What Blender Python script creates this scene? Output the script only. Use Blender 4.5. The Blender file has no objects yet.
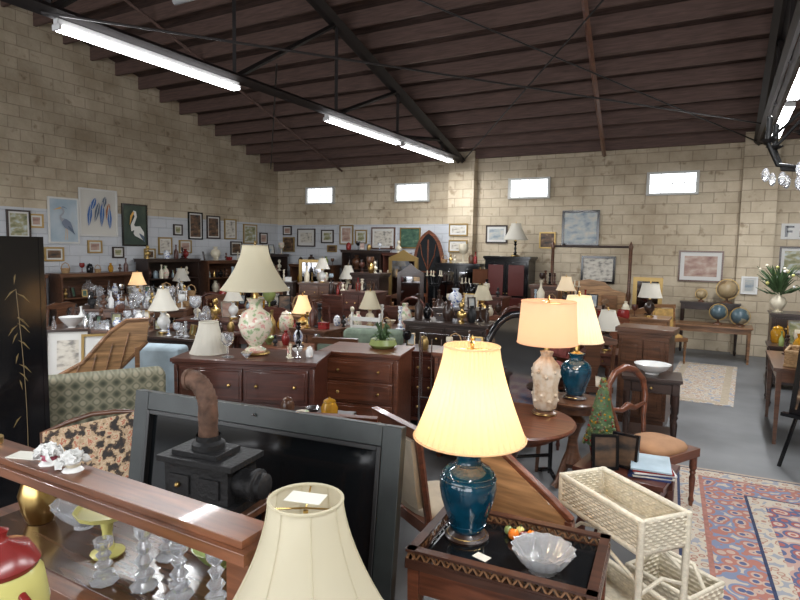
import bpy, math, random
from mathutils import Matrix, Vector, Euler
rad=math.radians
# ------------------------------------------------------------------ materials
MC={}
def nodes(m):
    m.use_nodes=True; nt=m.node_tree; return nt, nt.nodes, nt.links, nt.nodes['Principled BSDF']
def M(name,col,rough=.5,metal=0,trans=0,emis=None,es=0,nz=None,bump=0,bs=40,coat=0,alpha=1,sheen=0):
    if name in MC: return MC[name]
    m=bpy.data.materials.new(name); nt,N,L,p=nodes(m)
    c=(*col,1); p.inputs['Base Color'].default_value=c; p.inputs['Roughness'].default_value=rough
    p.inputs['Metallic'].default_value=metal; p.inputs['Transmission Weight'].default_value=trans
    p.inputs['Coat Weight'].default_value=coat
    if trans: p.inputs['IOR'].default_value=1.45
    if emis: p.inputs['Emission Color'].default_value=(*emis,1); p.inputs['Emission Strength'].default_value=es
    if nz or bump:
        tc=N.new('ShaderNodeTexCoord'); n=N.new('ShaderNodeTexNoise'); L.new(tc.outputs['Object'],n.inputs['Vector'])
        n.inputs['Detail'].default_value=5
        if nz:
            n.inputs['Scale'].default_value=nz[0]; r=N.new('ShaderNodeValToRGB')
            r.color_ramp.elements[0].position=.3; r.color_ramp.elements[1].position=.7
            r.color_ramp.elements[0].color=tuple(v*(1-nz[1]) for v in col)+(1,)
            r.color_ramp.elements[1].color=tuple(min(1,v*(1+nz[1])) for v in col)+(1,)
            L.new(n.outputs['Fac'],r.inputs['Fac']); L.new(r.outputs['Color'],p.inputs['Base Color'])
        if bump:
            n2=N.new('ShaderNodeTexNoise'); n2.inputs['Scale'].default_value=bs; L.new(tc.outputs['Object'],n2.inputs['Vector'])
            b=N.new('ShaderNodeBump'); b.inputs['Strength'].default_value=bump; b.inputs['Distance'].default_value=.01
            L.new(n2.outputs['Fac'],b.inputs['Height']); L.new(b.outputs['Normal'],p.inputs['Normal'])
    MC[name]=m; return m
def wood(name,col,rough=.32,coat=.2,axis=0,amt=.45):
    if name in MC: return MC[name]
    m=bpy.data.materials.new(name); nt,N,L,p=nodes(m)
    tc=N.new('ShaderNodeTexCoord'); mp=N.new('ShaderNodeMapping'); s=[22,22,22]; s[axis]=2; mp.inputs['Scale'].default_value=s
    n=N.new('ShaderNodeTexNoise'); n.inputs['Scale'].default_value=1.6; n.inputs['Detail'].default_value=6; n.inputs['Distortion'].default_value=.6
    r=N.new('ShaderNodeValToRGB'); r.color_ramp.elements[0].position=.3; r.color_ramp.elements[1].position=.72
    r.color_ramp.elements[0].color=tuple(v*(1-amt) for v in col)+(1,); r.color_ramp.elements[1].color=tuple(min(1,v*(1+amt)) for v in col)+(1,)
    L.new(tc.outputs['Object'],mp.inputs['Vector']); L.new(mp.outputs['Vector'],n.inputs['Vector']); L.new(n.outputs['Fac'],r.inputs['Fac'])
    L.new(r.outputs['Color'],p.inputs['Base Color']); p.inputs['Roughness'].default_value=rough; p.inputs['Coat Weight'].default_value=coat
    MC[name]=m; return m
def ramp(name,stops,kind='noise',scale=3,rough=.7,const=False,detail=4,stretch=(1,1,1)):
    if name in MC: return MC[name]
    m=bpy.data.materials.new(name); nt,N,L,p=nodes(m)
    tc=N.new('ShaderNodeTexCoord'); mp=N.new('ShaderNodeMapping'); mp.inputs['Scale'].default_value=stretch
    L.new(tc.outputs['Object'],mp.inputs['Vector'])
    if kind=='voronoi':
        n=N.new('ShaderNodeTexVoronoi'); n.inputs['Scale'].default_value=scale; out=n.outputs['Distance']
    elif kind=='plaid':
        w1=N.new('ShaderNodeTexWave'); w1.bands_direction='X'; w1.inputs['Scale'].default_value=scale; w2=N.new('ShaderNodeTexWave'); w2.bands_direction='Z'; w2.inputs['Scale'].default_value=scale
        for w in (w1,w2): L.new(mp.outputs['Vector'],w.inputs['Vector'])
        n=w1; ad=N.new('ShaderNodeMath'); ad.operation='ADD'; L.new(w1.outputs['Fac'],ad.inputs[0]); L.new(w2.outputs['Fac'],ad.inputs[1]); hf=N.new('ShaderNodeMath'); hf.operation='MULTIPLY'; hf.inputs[1].default_value=.5; L.new(ad.outputs[0],hf.inputs[0]); out=hf.outputs[0]
    else:
        n=N.new('ShaderNodeTexNoise'); n.inputs['Scale'].default_value=scale; n.inputs['Detail'].default_value=detail; out=n.outputs['Fac']
    L.new(mp.outputs['Vector'],n.inputs['Vector'])
    r=N.new('ShaderNodeValToRGB'); cr=r.color_ramp
    if const: cr.interpolation='CONSTANT'
    while len(cr.elements)<len(stops): cr.elements.new(.5)
    for e,(ps,c) in zip(cr.elements,stops): e.position=ps; e.color=(*c,1)
    L.new(out,r.inputs['Fac']); L.new(r.outputs['Color'],p.inputs['Base Color']); p.inputs['Roughness'].default_value=rough
    MC[name]=m; return m
def shade_mat(name,col,lit=0,ecol=(1,.62,.28)):
    if name in MC: return MC[name]
    m=bpy.data.materials.new(name); m.use_nodes=True; nt=m.node_tree; N=nt.nodes; L=nt.links; N.clear()
    o=N.new('ShaderNodeOutputMaterial'); d=N.new('ShaderNodeBsdfDiffuse'); t=N.new('ShaderNodeBsdfTranslucent'); mx=N.new('ShaderNodeMixShader')
    d.inputs[0].default_value=(*col,1); t.inputs[0].default_value=(*col,1); mx.inputs[0].default_value=.45
    L.new(d.outputs[0],mx.inputs[1]); L.new(t.outputs[0],mx.inputs[2])
    if lit:
        e=N.new('ShaderNodeEmission'); e.inputs[0].default_value=(*ecol,1); e.inputs[1].default_value=lit
        a=N.new('ShaderNodeAddShader'); L.new(mx.outputs[0],a.inputs[0]); L.new(e.outputs[0],a.inputs[1]); L.new(a.outputs[0],o.inputs[0])
    else: L.new(mx.outputs[0],o.inputs[0])
    MC[name]=m; return m
def block_wall(name,axis,white_x=None,zw=2.43,k=1):
    m=bpy.data.materials.new(name); nt,N,L,p=nodes(m)
    tc=N.new('ShaderNodeTexCoord'); sp=N.new('ShaderNodeSeparateXYZ'); cb=N.new('ShaderNodeCombineXYZ')
    L.new(tc.outputs['Object'],sp.inputs[0]); L.new(sp.outputs[axis],cb.inputs[0]); L.new(sp.outputs[2],cb.inputs[1])
    br=N.new('ShaderNodeTexBrick'); L.new(cb.outputs[0],br.inputs['Vector'])
    br.inputs['Scale'].default_value=1; br.inputs['Brick Width'].default_value=.4; br.inputs['Row Height'].default_value=.2
    br.inputs['Mortar Size'].default_value=.010; br.inputs['Mortar Smooth'].default_value=.8
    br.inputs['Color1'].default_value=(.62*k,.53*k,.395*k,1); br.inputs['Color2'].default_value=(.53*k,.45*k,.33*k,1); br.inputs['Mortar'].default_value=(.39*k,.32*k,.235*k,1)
    n=N.new('ShaderNodeTexNoise'); n.inputs['Scale'].default_value=1.1; n.inputs['Detail'].default_value=8; n.inputs['Roughness'].default_value=.65; L.new(tc.outputs['Object'],n.inputs['Vector'])
    r=N.new('ShaderNodeValToRGB'); r.color_ramp.elements[0].position=.32; r.color_ramp.elements[0].color=(.66,.62,.57,1); r.color_ramp.elements[1].position=.62; r.color_ramp.elements[1].color=(1.0,1.0,1.0,1)
    L.new(n.outputs['Fac'],r.inputs['Fac'])
    mu=N.new('ShaderNodeMix'); mu.data_type='RGBA'; mu.blend_type='MULTIPLY'; mu.inputs[0].default_value=1
    L.new(br.outputs['Color'],mu.inputs[6]); L.new(r.outputs['Color'],mu.inputs[7])
    n3=N.new('ShaderNodeTexNoise'); n3.inputs['Scale'].default_value=5; n3.inputs['Detail'].default_value=7; L.new(tc.outputs['Object'],n3.inputs['Vector'])
    r3=N.new('ShaderNodeValToRGB'); r3.color_ramp.elements[0].position=.28; r3.color_ramp.elements[0].color=(.6,.55,.5,1); r3.color_ramp.elements[1].position=.38; r3.color_ramp.elements[1].color=(1,1,1,1)
    L.new(n3.outputs['Fac'],r3.inputs['Fac'])
    mu2=N.new('ShaderNodeMix'); mu2.data_type='RGBA'; mu2.blend_type='MULTIPLY'; mu2.inputs[0].default_value=1
    L.new(mu.outputs[2],mu2.inputs[6]); L.new(r3.outputs['Color'],mu2.inputs[7]); col=mu2.outputs[2]
    if white_x is not None:
        lt=N.new('ShaderNodeMath'); lt.operation='LESS_THAN'; lt.inputs[1].default_value=zw; L.new(sp.outputs[2],lt.inputs[0])
        lx=N.new('ShaderNodeMath'); lx.operation='LESS_THAN'; lx.inputs[1].default_value=white_x; L.new(sp.outputs[0],lx.inputs[0])
        ml=N.new('ShaderNodeMath'); ml.operation='MULTIPLY'; L.new(lt.outputs[0],ml.inputs[0]); L.new(lx.outputs[0],ml.inputs[1])
        mw=N.new('ShaderNodeMix'); mw.data_type='RGBA'; L.new(ml.outputs[0],mw.inputs[0]); L.new(col,mw.inputs[6])
        mwh=N.new('ShaderNodeMix'); mwh.data_type='RGBA'; mwh.blend_type='MIX'; L.new(br.outputs['Fac'],mwh.inputs[0])
        mwh.inputs[6].default_value=(.50,.515,.54,1); mwh.inputs[7].default_value=(.40,.415,.44,1); L.new(mwh.outputs[2],mw.inputs[7]); col=mw.outputs[2]
    L.new(col,p.inputs['Base Color']); p.inputs['Roughness'].default_value=.85
    b=N.new('ShaderNodeBump'); b.inputs['Strength'].default_value=.5; b.inputs['Distance'].default_value=.018; b.invert=True
    ad=N.new('ShaderNodeMath'); ad.operation='SUBTRACT'; L.new(br.outputs['Fac'],ad.inputs[0])
    m3=N.new('ShaderNodeMath'); m3.operation='MULTIPLY'; m3.inputs[1].default_value=2.2; L.new(n3.outputs['Fac'],m3.inputs[0]); L.new(m3.outputs[0],ad.inputs[1])
    L.new(ad.outputs[0],b.inputs['Height']); L.new(b.outputs['Normal'],p.inputs['Normal'])
    return m
# ------------------------------------------------------------------ mesh builder
class B:
    def __init__(s): s.v=[];s.f=[];s.mi=[];s.sm=[];s.mats=[];s.T=[Matrix()]
    def push(s,m): s.T.append(s.T[-1]@m)
    def pop(s): s.T.pop()
    def at(s,x,y,z=0,rz=0,rx=0,ry=0):
        s.push(Matrix.Translation((x,y,z))@Euler((rad(rx),rad(ry),rad(rz))).to_matrix().to_4x4()); return s
    def m(s,mat):
        if mat not in s.mats: s.mats.append(mat)
        return s.mats.index(mat)
    def add(s,vs,fs,mat,smooth=False):
        o=len(s.v); t=s.T[-1]; s.v+= [t@Vector(v) for v in vs]; k=s.m(mat)
        for f in fs: s.f.append([i+o for i in f]); s.mi.append(k); s.sm.append(smooth)
    def box(s,x,y,z,w,d,h,mat,rz=0,rx=0,ry=0,taper=1):
        R=Euler((rad(rx),rad(ry),rad(rz))).to_matrix(); vs=[]
        for k,zz in ((taper,0),(1,h)):
            for a,b in ((-1,-1),(1,-1),(1,1),(-1,1)):
                v=R@Vector((a*w/2*k,b*d/2*k,zz)); vs.append((v.x+x,v.y+y,v.z+z))
        s.add(vs,[(3,2,1,0),(4,5,6,7),(0,1,5,4),(1,2,6,5),(2,3,7,6),(3,0,4,7)],mat)
    def lathe(s,pr,mat,x=0,y=0,z=0,seg=20,mod=None,sx=1,sy=1):
        vs=[];fs=[];n=len(pr)
        for (r,h) in pr:
            for i in range(seg):
                a=2*math.pi*i/seg; rr=r
                if mod: rr=r*(1+mod[1]*math.cos(mod[0]*a))
                vs.append((x+rr*math.cos(a)*sx,y+rr*math.sin(a)*sy,z+h))
        for j in range(n-1):
            for i in range(seg):
                k=(i+1)%seg; fs.append((j*seg+i,j*seg+k,(j+1)*seg+k,(j+1)*seg+i))
        s.add(vs,fs,mat,True)
    def disc(s,x,y,z,r,mat,seg=24,h=.02,sx=1,sy=1):
        s.lathe([(.0005,0),(r,0),(r,h),(.0005,h)],mat,x,y,z,seg,sx=sx,sy=sy)
    def ball(s,x,y,z,r,mat,seg=12,sx=1,sy=1,sz=1):
        n=8; s.lathe([(max(.0005,r*math.sin(math.pi*i/n)),-r*sz*math.cos(math.pi*i/n)) for i in range(n+1)],mat,x,y,z,seg,sx=sx,sy=sy)
    def tube(s,pts,r,mat,seg=8,closed=False):
        P=[Vector(p) for p in pts]; n=len(P); vs=[];fs=[]
        up=None
        for i in range(n):
            a=P[(i-1)%n] if (closed or i>0) else P[i]; b=P[(i+1)%n] if (closed or i<n-1) else P[i]
            t=(b-a).normalized()
            if up is None: up=Vector((0,0,1)) if abs(t.z)<.9 else Vector((1,0,0))
            u=(up-t*up.dot(t)).normalized() if (up-t*up.dot(t)).length>1e-4 else t.orthogonal().normalized()
            up=u; w=t.cross(u); rr=r[i] if isinstance(r,(list,tuple)) else r
            for k in range(seg):
                an=2*math.pi*k/seg; vs.append(tuple(P[i]+u*rr*math.cos(an)+w*rr*math.sin(an)))
        for i in range(n if closed else n-1):
            j=(i+1)%n
            for k in range(seg): l=(k+1)%seg; fs.append((i*seg+k,i*seg+l,j*seg+l,j*seg+k))
        if not closed: fs.append(tuple(range(seg))[::-1]); fs.append(tuple((n-1)*seg+k for k in range(seg)))
        s.add(vs,fs,mat,True)
    def ring(s,R,r,z,mat,x=0,y=0,seg=32,sx=1,sy=1,plane='xy'):
        pts=[]
        for i in range(seg):
            a=2*math.pi*i/seg; c,d=R*math.cos(a)*sx,R*math.sin(a)*sy
            pts.append((x+c,y+d,z) if plane=='xy' else (x+c,y,z+d))
        s.tube(pts,r,mat,6,True)
    def ext(s,pts,y0,y1,mat):
        n=len(pts); vs=[(a,y0,b) for a,b in pts]+[(a,y1,b) for a,b in pts]
        fs=[tuple(range(n)),tuple(range(2*n-1,n-1,-1))]+[(i,i+n,(i+1)%n+n,(i+1)%n) for i in range(n)]
        s.add(vs,fs,mat)
    def ribbon(s,pts,ws,y,mat):
        """flat painted stroke on a picture plane (XZ)"""
        n=len(pts); vs=[]
        for i,(x,z) in enumerate(pts):
            a=pts[max(0,i-1)]; c=pts[min(n-1,i+1)]; dx,dz=c[0]-a[0],c[1]-a[1]; l=math.hypot(dx,dz) or 1; nx,nz=-dz/l,dx/l; w=ws[i]/2
            vs+= [(x+nx*w,y,z+nz*w),(x-nx*w,y,z-nz*w)]
        s.add(vs,[(2*i,2*i+1,2*i+3,2*i+2) for i in range(n-1)],mat)
    def obj(s,name,x=0,y=0,z=0,rz=0,rx=0,ry=0,bev=0,seg=1):
        me=bpy.data.meshes.new(name); me.from_pydata([tuple(v) for v in s.v],[],s.f)
        for mt in s.mats: me.materials.append(mt)
        me.polygons.foreach_set('material_index',s.mi); me.polygons.foreach_set('use_smooth',s.sm)
        me.update()
        if any(s.sm): me.set_sharp_from_angle(angle=rad(50))
        o=bpy.data.objects.new(name,me); bpy.context.scene.collection.objects.link(o)
        o.location=(x,y,z); o.rotation_euler=(rad(rx),rad(ry),rad(rz))
        if bev:
            b=o.modifiers.new('bevel','BEVEL'); b.width=bev; b.segments=seg; b.limit_method='ANGLE'; b.angle_limit=rad(60); b.harden_normals=False
        return o
def loc(tx,ty,rz,lx,ly):
    c,s=math.cos(rad(rz)),math.sin(rad(rz)); return tx+lx*c-ly*s, ty+lx*s+ly*c
def inv(tx,ty,rz,x,y):
    c,s=math.cos(rad(rz)),math.sin(rad(rz)); dx,dy=x-tx,y-ty; return dx*c+dy*s, -dx*s+dy*c
# ------------------------------------------------------------------ palette
mahog=wood('mahogany',(.070,.020,.012)); dark=wood('dark_wood',(.028,.014,.010)); oak=wood('oak',(.20,.098,.045)); walnut=wood('walnut',(.095,.040,.020))
pine=wood('pine',(.34,.19,.09)); redw=wood('cherry',(.13,.042,.020)); railw=wood('rail_wood',(.155,.058,.026),rough=.3)
black=M('black_lacquer',(.006,.006,.007),.12); iron=M('cast_iron',(.014,.014,.015),.55,.3,bump=.3,bs=60); blackm=M('black_metal',(.01,.01,.01),.4,.5)
brass=M('brass',(.56,.38,.14),.28,1); gold=M('gilt',(.38,.26,.10),.4,.8); silver=M('silver',(.7,.7,.71),.2,1)
cream=M('cream_ceramic',(.62,.56,.43),.3); white=M('white_ceramic',(.70,.70,.68),.2); whitep=M('white_paint',(.58,.57,.54),.5)
creamfab=M('cream_fabric',(.50,.43,.33),.9,nz=(9,.12),bump=.3,bs=200); tanfab=M('tan_velvet',(.34,.18,.09),.8,nz=(6,.2)); goldfab=M('gold_damask',(.38,.23,.07),.8,nz=(20,.3))
bluefab=M('pale_blue_fabric',(.33,.41,.46),.9,nz=(8,.15)); greenfab=M('green_fabric',(.15,.19,.14),.9,nz=(12,.3)); roseup=M('rose_fabric',(.25,.07,.06),.9,nz=(14,.4))
teal=M('teal_glaze',(.003,.042,.075),.12,coat=.6,nz=(14,.4)); glass=M('clear_glass',(.97,.98,1),.03,trans=.93); frost=M('cut_crystal',(.95,.97,1),.06,trans=.80)
cob=ramp('blue_white_china',[(0,(.02,.05,.22)),(.40,(.04,.09,.3)),(.46,(.65,.67,.7)),(.7,(.7,.7,.7))],'noise',30,.15); amber=M('amber_glass',(.5,.25,.02),.1,trans=.4)
navyb=M('navy_cover',(.02,.04,.14),.4)
greenc=M('green_ceramic',(.22,.27,.09),.25); yel=M('yellow_ceramic',(.52,.48,.16),.25); red=M('red_ceramic',(.20,.018,.016),.25); orange=M('orange_glass',(.8,.2,.02),.15)
pink=M('pink_glass',(.5,.12,.18),.15,trans=.3); rust=M('rusty_iron',(.10,.053,.034),.75,.3,nz=(25,.5),bump=.5,bs=50)
wick=M('white_wicker',(.62,.56,.44),.8,nz=(40,.15),bump=.4,bs=150); basket=M('brown_wicker',(.34,.21,.10),.8,nz=(40,.3),bump=.5,bs=150)
leaf=M('foliage',(.045,.085,.03),.6,nz=(20,.5)); paper=M('paper',(.68,.66,.58),.7); dkmirror=M('aged_mirror',(.25,.25,.26),.06,1)
grayframe=M('slate_frame_paint',(.024,.029,.028),.42,nz=(8,.25)); blackglass=M('black_glass',(.006,.007,.008),.1)
ivsh=shade_mat('ivory_shade',(.70,.645,.49)); whsh=shade_mat('white_shade',(.73,.70,.62)); brsh=shade_mat('brown_shade',(.14,.06,.035))
goldsh=shade_mat('gold_pleated_shade',(.78,.60,.38),.17,(1,.60,.28)); warmsh=shade_mat('lit_shade',(.72,.48,.32),.28,(1,.52,.27)); softlit=shade_mat('soft_lit_shade',(.78,.64,.42),.32,(1,.66,.34)); palesh=shade_mat('pale_lit_shade',(.78,.69,.52),.2,(1,.72,.44))
plaid=ramp('plaid_fabric',[(0,(.06,.065,.045)),(.3,(.13,.13,.085)),(.5,(.24,.22,.15)),(.72,(.14,.14,.095)),(.9,(.30,.27,.19))],'plaid',4,.95)
needle=ramp('needlepoint_fabric',[(0,(.025,.02,.018)),(.42,(.07,.045,.03)),(.48,(.36,.25,.15)),(.55,(.46,.35,.23)),(.60,(.36,.12,.07)),(.645,(.40,.32,.2)),(.72,(.13,.15,.07))],'noise',24,.9,True)
floral=ramp('floral_porcelain',[(0,(.08,.25,.15)),(.38,(.3,.4,.22)),(.45,(.66,.6,.48)),(.57,(.66,.58,.46)),(.6,(.62,.25,.25)),(.7,(.62,.55,.42))],'noise',18,.2)
rugf=ramp('rug_field',[(0,(.33,.11,.09)),(.18,(.46,.37,.30)),(.3,(.30,.09,.08)),(.42,(.08,.10,.19)),(.55,(.40,.26,.22)),(.7,(.46,.39,.32))],'voronoi',9,.95,True)
rugb=ramp('rug_border',[(0,(.07,.09,.18)),(.25,(.42,.31,.25)),(.4,(.34,.14,.11)),(.6,(.17,.2,.29)),(.8,(.44,.37,.30))],'voronoi',12,.95,True)
rugc=ramp('rug_cream',[(0,(.42,.36,.28)),(.3,(.32,.17,.13)),(.4,(.46,.40,.32)),(.7,(.26,.27,.30))],'voronoi',16,.95,True)
pics={k:ramp('painting_'+k,st,'noise',sc,.5,False,5,(1,1,2)) for k,sc,st in [
 ('sea',5,[(.3,(.14,.19,.24)),(.5,(.36,.39,.39)),(.65,(.5,.46,.38))]),('land',6,[(.3,(.07,.1,.04)),(.5,(.3,.28,.15)),(.65,(.5,.55,.55))]),
 ('dark',6,[(.35,(.01,.01,.01)),(.6,(.15,.08,.04)),(.75,(.5,.4,.25))]),('rose',5,[(.3,(.2,.10,.08)),(.5,(.38,.25,.2)),(.7,(.52,.44,.36))]),
 ('sketch',9,[(.35,(.2,.19,.17)),(.5,(.52,.48,.41)),(.7,(.62,.59,.52))]),('green',7,[(.35,(.02,.06,.04)),(.6,(.07,.14,.09)),(.8,(.4,.42,.25))])]}
# ------------------------------------------------------------------ room
X0,X1,Y0,Y1=-10.8,6.5,-5.0,12.5; ZW=4.08; SL=.28; YR=-1.0
def roofz(y): return ZW+SL*(Y1-y) if y>YR else ZW+SL*(Y1-YR)-SL*(YR-y)
conc=bpy.data.materials.new('concrete_floor'); nt,N,L,p=nodes(conc)
tc=N.new('ShaderNodeTexCoord'); n=N.new('ShaderNodeTexNoise'); n.inputs['Scale'].default_value=1.3; n.inputs['Detail'].default_value=9; L.new(tc.outputs['Object'],n.inputs['Vector'])
r=N.new('ShaderNodeValToRGB'); r.color_ramp.elements[0].position=.3; r.color_ramp.elements[0].color=(.10,.103,.108,1); r.color_ramp.elements[1].position=.7; r.color_ramp.elements[1].color=(.185,.19,.195,1)
L.new(n.outputs['Fac'],r.inputs['Fac']); L.new(r.outputs['Color'],p.inputs['Base Color']); p.inputs['Roughness'].default_value=.5
b=B(); b.box((X0+X1)/2,(Y0+Y1)/2,-.2,X1-X0+1,Y1-Y0+1,.2,conc); b.obj('floor')
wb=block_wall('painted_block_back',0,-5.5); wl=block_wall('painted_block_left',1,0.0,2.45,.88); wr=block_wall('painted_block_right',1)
b=B(); b.box((X0+X1)/2,Y1+.15,0,X1-X0+.6,.3,ZW+.1,wb); b.obj('wall_back')
for nm,xx,mt in (('wall_left',X0-.15,wl),('wall_right',X1+.15,wr)):
    b=B(); b.push(Matrix.Translation((xx,0,0))@Matrix.Rotation(rad(90),4,'Z'))
    b.ext([(Y0,0),(Y1,0),(Y1,roofz(Y1)),(YR,roofz(YR)),(Y0,roofz(Y0))],-.15,.15,mt); b.obj(nm)
b=B(); b.box(-9.8,Y0-.15,0,2,.3,roofz(Y0),wr); b.box(5.5,Y0-.15,0,2,.3,roofz(Y0),wr); b.box(-2.15,Y0-.15,3.4,13.3,.3,roofz(Y0)-3.4,wr); b.box(-2.15,Y0-.15,0,13.3,.3,.5,wr); b.obj('wall_front')
deck=wood('roof_deck_wood',(.062,.036,.029),.8,0,amt=.5); joistm=wood('joist_wood',(.105,.062,.050),.8,0,amt=.3); steel=M('dark_steel',(.024,.020,.020),.5,.3)
b=B(); b.push(Matrix.Rotation(rad(90),4,'Z'))
pts=[(Y1+.3,roofz(Y1)-SL*.3),(YR,roofz(YR)),(Y0-.3,roofz(Y0-.3))]
b.ext(pts+[(a,z+.15) for a,z in pts[::-1]],-X1-.3,-X0+.3,deck); b.obj('ceiling')
b=B(); y=Y1-.15
while y>Y0+.1:
    b.box((X0+X1)/2,y,roofz(y)-.25,X1-X0,.05,.24,joistm); y-=.52
b.obj('roof_joists')
def truss(name,x):
    b=B(); zc=3.86
    for dx in (-.05,.05):
        b.tube([(x+dx,Y1-.3,zc),(x+dx,Y0+.1,zc)],.045,steel,4)
        b.tube([(x+dx,Y1-.3,roofz(Y1-.3)-.33),(x+dx,YR,roofz(YR)-.33),(x+dx,Y0+.05,roofz(Y0)-.33)],.08,steel,4)
    ny=[11.2,9.3,7.4,5.3,3.1,.9,-1.0,-3]
    for i,yy in enumerate(ny):
        b.tube([(x,yy,zc),(x,yy,roofz(yy)-.33)],.03,steel,4)
        if i<len(ny)-1: b.tube([(x,ny[i],roofz(ny[i])-.33),(x,ny[i+1],zc)],.035,steel,4)
    b.obj(name)
truss('roof_truss',-5.25); truss('roof_truss',.5)
b=B()
b.tube([(-2.2,Y1-.1,roofz(Y1)-.3),(-1.75,8,roofz(8)-.3),(-1.2,3,roofz(3)-.3),(-.8,YR,roofz(YR)-.3)],.04,redw,4)
b.tube([(-8.6,Y1-.1,roofz(Y1)-.3),(-8.2,5,roofz(5)-.3),(-8,0,roofz(0)-.3)],.03,joistm,4); b.obj('roof_bridging')
b=B()
for p0,p1 in [((-5.2,Y1-.3,3.8),(.5,5.5,roofz(5.5)-.4)),((.5,Y1-.3,3.8),(-5.2,5.5,roofz(5.5)-.4)),((-5.2,6,4.2),(-10.7,Y1-.4,3.9)),((-5.2,5.5,5.2),(.5,-1,6.6)),((-5.2,3,3.8),(.5,11,3.9))]:
    b.tube([p0,p1],.013,steel,5)
b.obj('tie_rods')
b=B(); b.box(-5.25,Y1-.12,0,.62,.22,ZW-.05,wb); b.obj('trim_2')
b=B(); b.box(.52,Y1-.12,0,.55,.22,ZW-.05,wb); b.obj('trim_3')
b=B(); b.box((X0+X1)/2,Y1-.08,ZW-.14,X1-X0,.16,.12,joistm); b.obj('trim_1')
glow=M('daylight_glass',(.9,.95,1),.2,emis=(.92,.96,1),es=2.0); mull=M('window_mullion',(.5,.5,.47),.6)
for i,wx in enumerate((-9.33,-6.6,-3.74,-.92)):
    b=B(); W,H=.82,.37; b.box(0,0,0,W,.02,H,glow)
    for k in range(5): b.box(-W/2+W*k/4,-.012,0,.012,.012,H,mull)
    b.box(0,-.012,H/2-.006,W,.012,.012,mull)
    for zz in (-.04,H): b.box(0,-.03,zz,W+.1,.07,.04,mull)
    for xx in (-W/2-.025,W/2+.025): b.box(xx,-.03,0,.05,.07,H,mull)
    b.obj('window_%d'%(i+1),wx,Y1-.015,3.19-H/2)
tubem=M('fluorescent_tube',(1,1,1),.3,emis=(.97,.98,1),es=15); fixm=M('fixture_white',(.6,.6,.6),.4)
def fixture(x,y,z,ln=2.2,en=72):
    b=B()
    b.box(0,0,.03,.06,ln,.05,fixm); b.tube([(-.04,-ln/2+.03,0),(-.04,ln/2-.03,0)],.017,tubem,10); b.tube([(.04,-ln/2+.03,0),(.04,ln/2-.03,0)],.017,tubem,10)
    for yy in (-ln/2+.01,ln/2-.01): b.box(0,yy,-.015,.11,.02,.05,fixm)
    for yy in (-ln/3,ln/3): b.tube([(0,yy,.08),(0,yy,.12)],.006,steel,5)
    o=b.obj('fluorescent_light',x,y,z)
    l=bpy.data.lights.new('tube_glow','AREA'); l.shape='RECTANGLE'; l.size=.12; l.size_y=ln-.1; l.energy=en; l.color=(.96,.98,1)
    lo=bpy.data.objects.new('tube_glow',l); bpy.context.scene.collection.objects.link(lo); lo.parent=o; lo.location=(0,0,-.05)
for yy in (4.25,8.25,10.6): fixture(-5.25,yy,3.73)
for yy in (1.5,-1.5): fixture(-5.25,yy,3.73)
for yy in (9.5,7.0,3.5,.5): fixture(.6,yy,3.62)
b=B(); b.tube([(-.9,0,0),(.9,.0,0)],.04,M('grey_conduit',(.35,.36,.37),.5),8); b.tube([(-.6,0,0),(-.6,0,1.6)],.006,steel,4); b.tube([(.6,0,0),(.6,0,1.6)],.006,steel,4); b.obj('hanging_conduit',-4.3,4.4,4.4)
# ------------------------------------------------------------------ generic parts
def leg(b,x,y,h,mat,r=.028):
    b.lathe([(r*.6,0),(r*.7,.03),(r*1.0,.05),(r*.65,.08),(r*.8,h*.3),(r*1.05,h*.55),(r*.7,h*.62),(r*1.1,h*.66),(r*.8,h*.7),(r*1.2,h*.74),(r*1.2,h)],mat,x,y,0,10)
def table(b,w,d,h,mat,turned=True,drawer=0,ap=.1):
    b.box(0,0,h-.028,w,d,.028,mat); b.box(0,0,h-.04,w-.03,d-.03,.013,mat)
    iw,id=w-.1,d-.1
    b.box(0,-id/2,h-.04-ap,iw,.02,ap,mat); b.box(0,id/2,h-.04-ap,iw,.02,ap,mat); b.box(-iw/2,0,h-.04-ap,.02,id,ap,mat); b.box(iw/2,0,h-.04-ap,.02,id,ap,mat)
    for sx in (-1,1):
        for sy in (-1,1):
            if turned: leg(b,sx*iw/2,sy*id/2,h-.04-ap,mat); b.box(sx*iw/2,sy*id/2,h-.04-ap,.06,.06,ap,mat)
            else: b.box(sx*iw/2,sy*id/2,0,.05,.05,h-.04,mat,taper=.6)
    for k in range(drawer):
        dw=iw/drawer-.07; cx=-iw/2+iw*(k+.5)/drawer; b.box(cx,-id/2-.015,h-.035-ap,dw,.012,ap-.015,mat); b.ball(cx,-id/2-.035,h-.04-ap/2,.013,brass,8)
def chest(b,w,d,h,rows,mat,cols=1,knob=brass,foot=.08):
    b.box(0,0,foot,w,d,h-foot-.03,mat); b.box(0,0,h-.03,w+.05,d+.04,.03,mat); b.box(0,0,h-.045,w+.025,d+.02,.015,mat); b.box(0,0,foot-.01,w+.03,d+.03,.035,mat)
    for sx in (-1,1):
        for sy in (-1,1): b.lathe([(.02,0),(.035,.02),(.03,foot)],mat,sx*(w/2-.05),sy*(d/2-.05),0,8)
        b.box(sx*(w/2-.018),-d/2-.006,foot+.03,.03,.012,h-foot-.08,mat)
    H=(h-foot-.1)/rows
    for i in range(rows):
        for j in range(cols):
            dw=(w-.08)/cols-.015; cx=-(w-.08)/2+(w-.08)*(j+.5)/cols; z=foot+.04+i*H
            b.box(cx,-d/2-.008,z+.006,dw,.016,H-.012,mat); b.box(cx,-d/2-.018,z+.025,dw-.04,.008,H-.05,mat)
            for kx in (-.3,.3): b.ball(cx+kx*dw,-d/2-.03,z+H/2,.014,knob,8)
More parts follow.
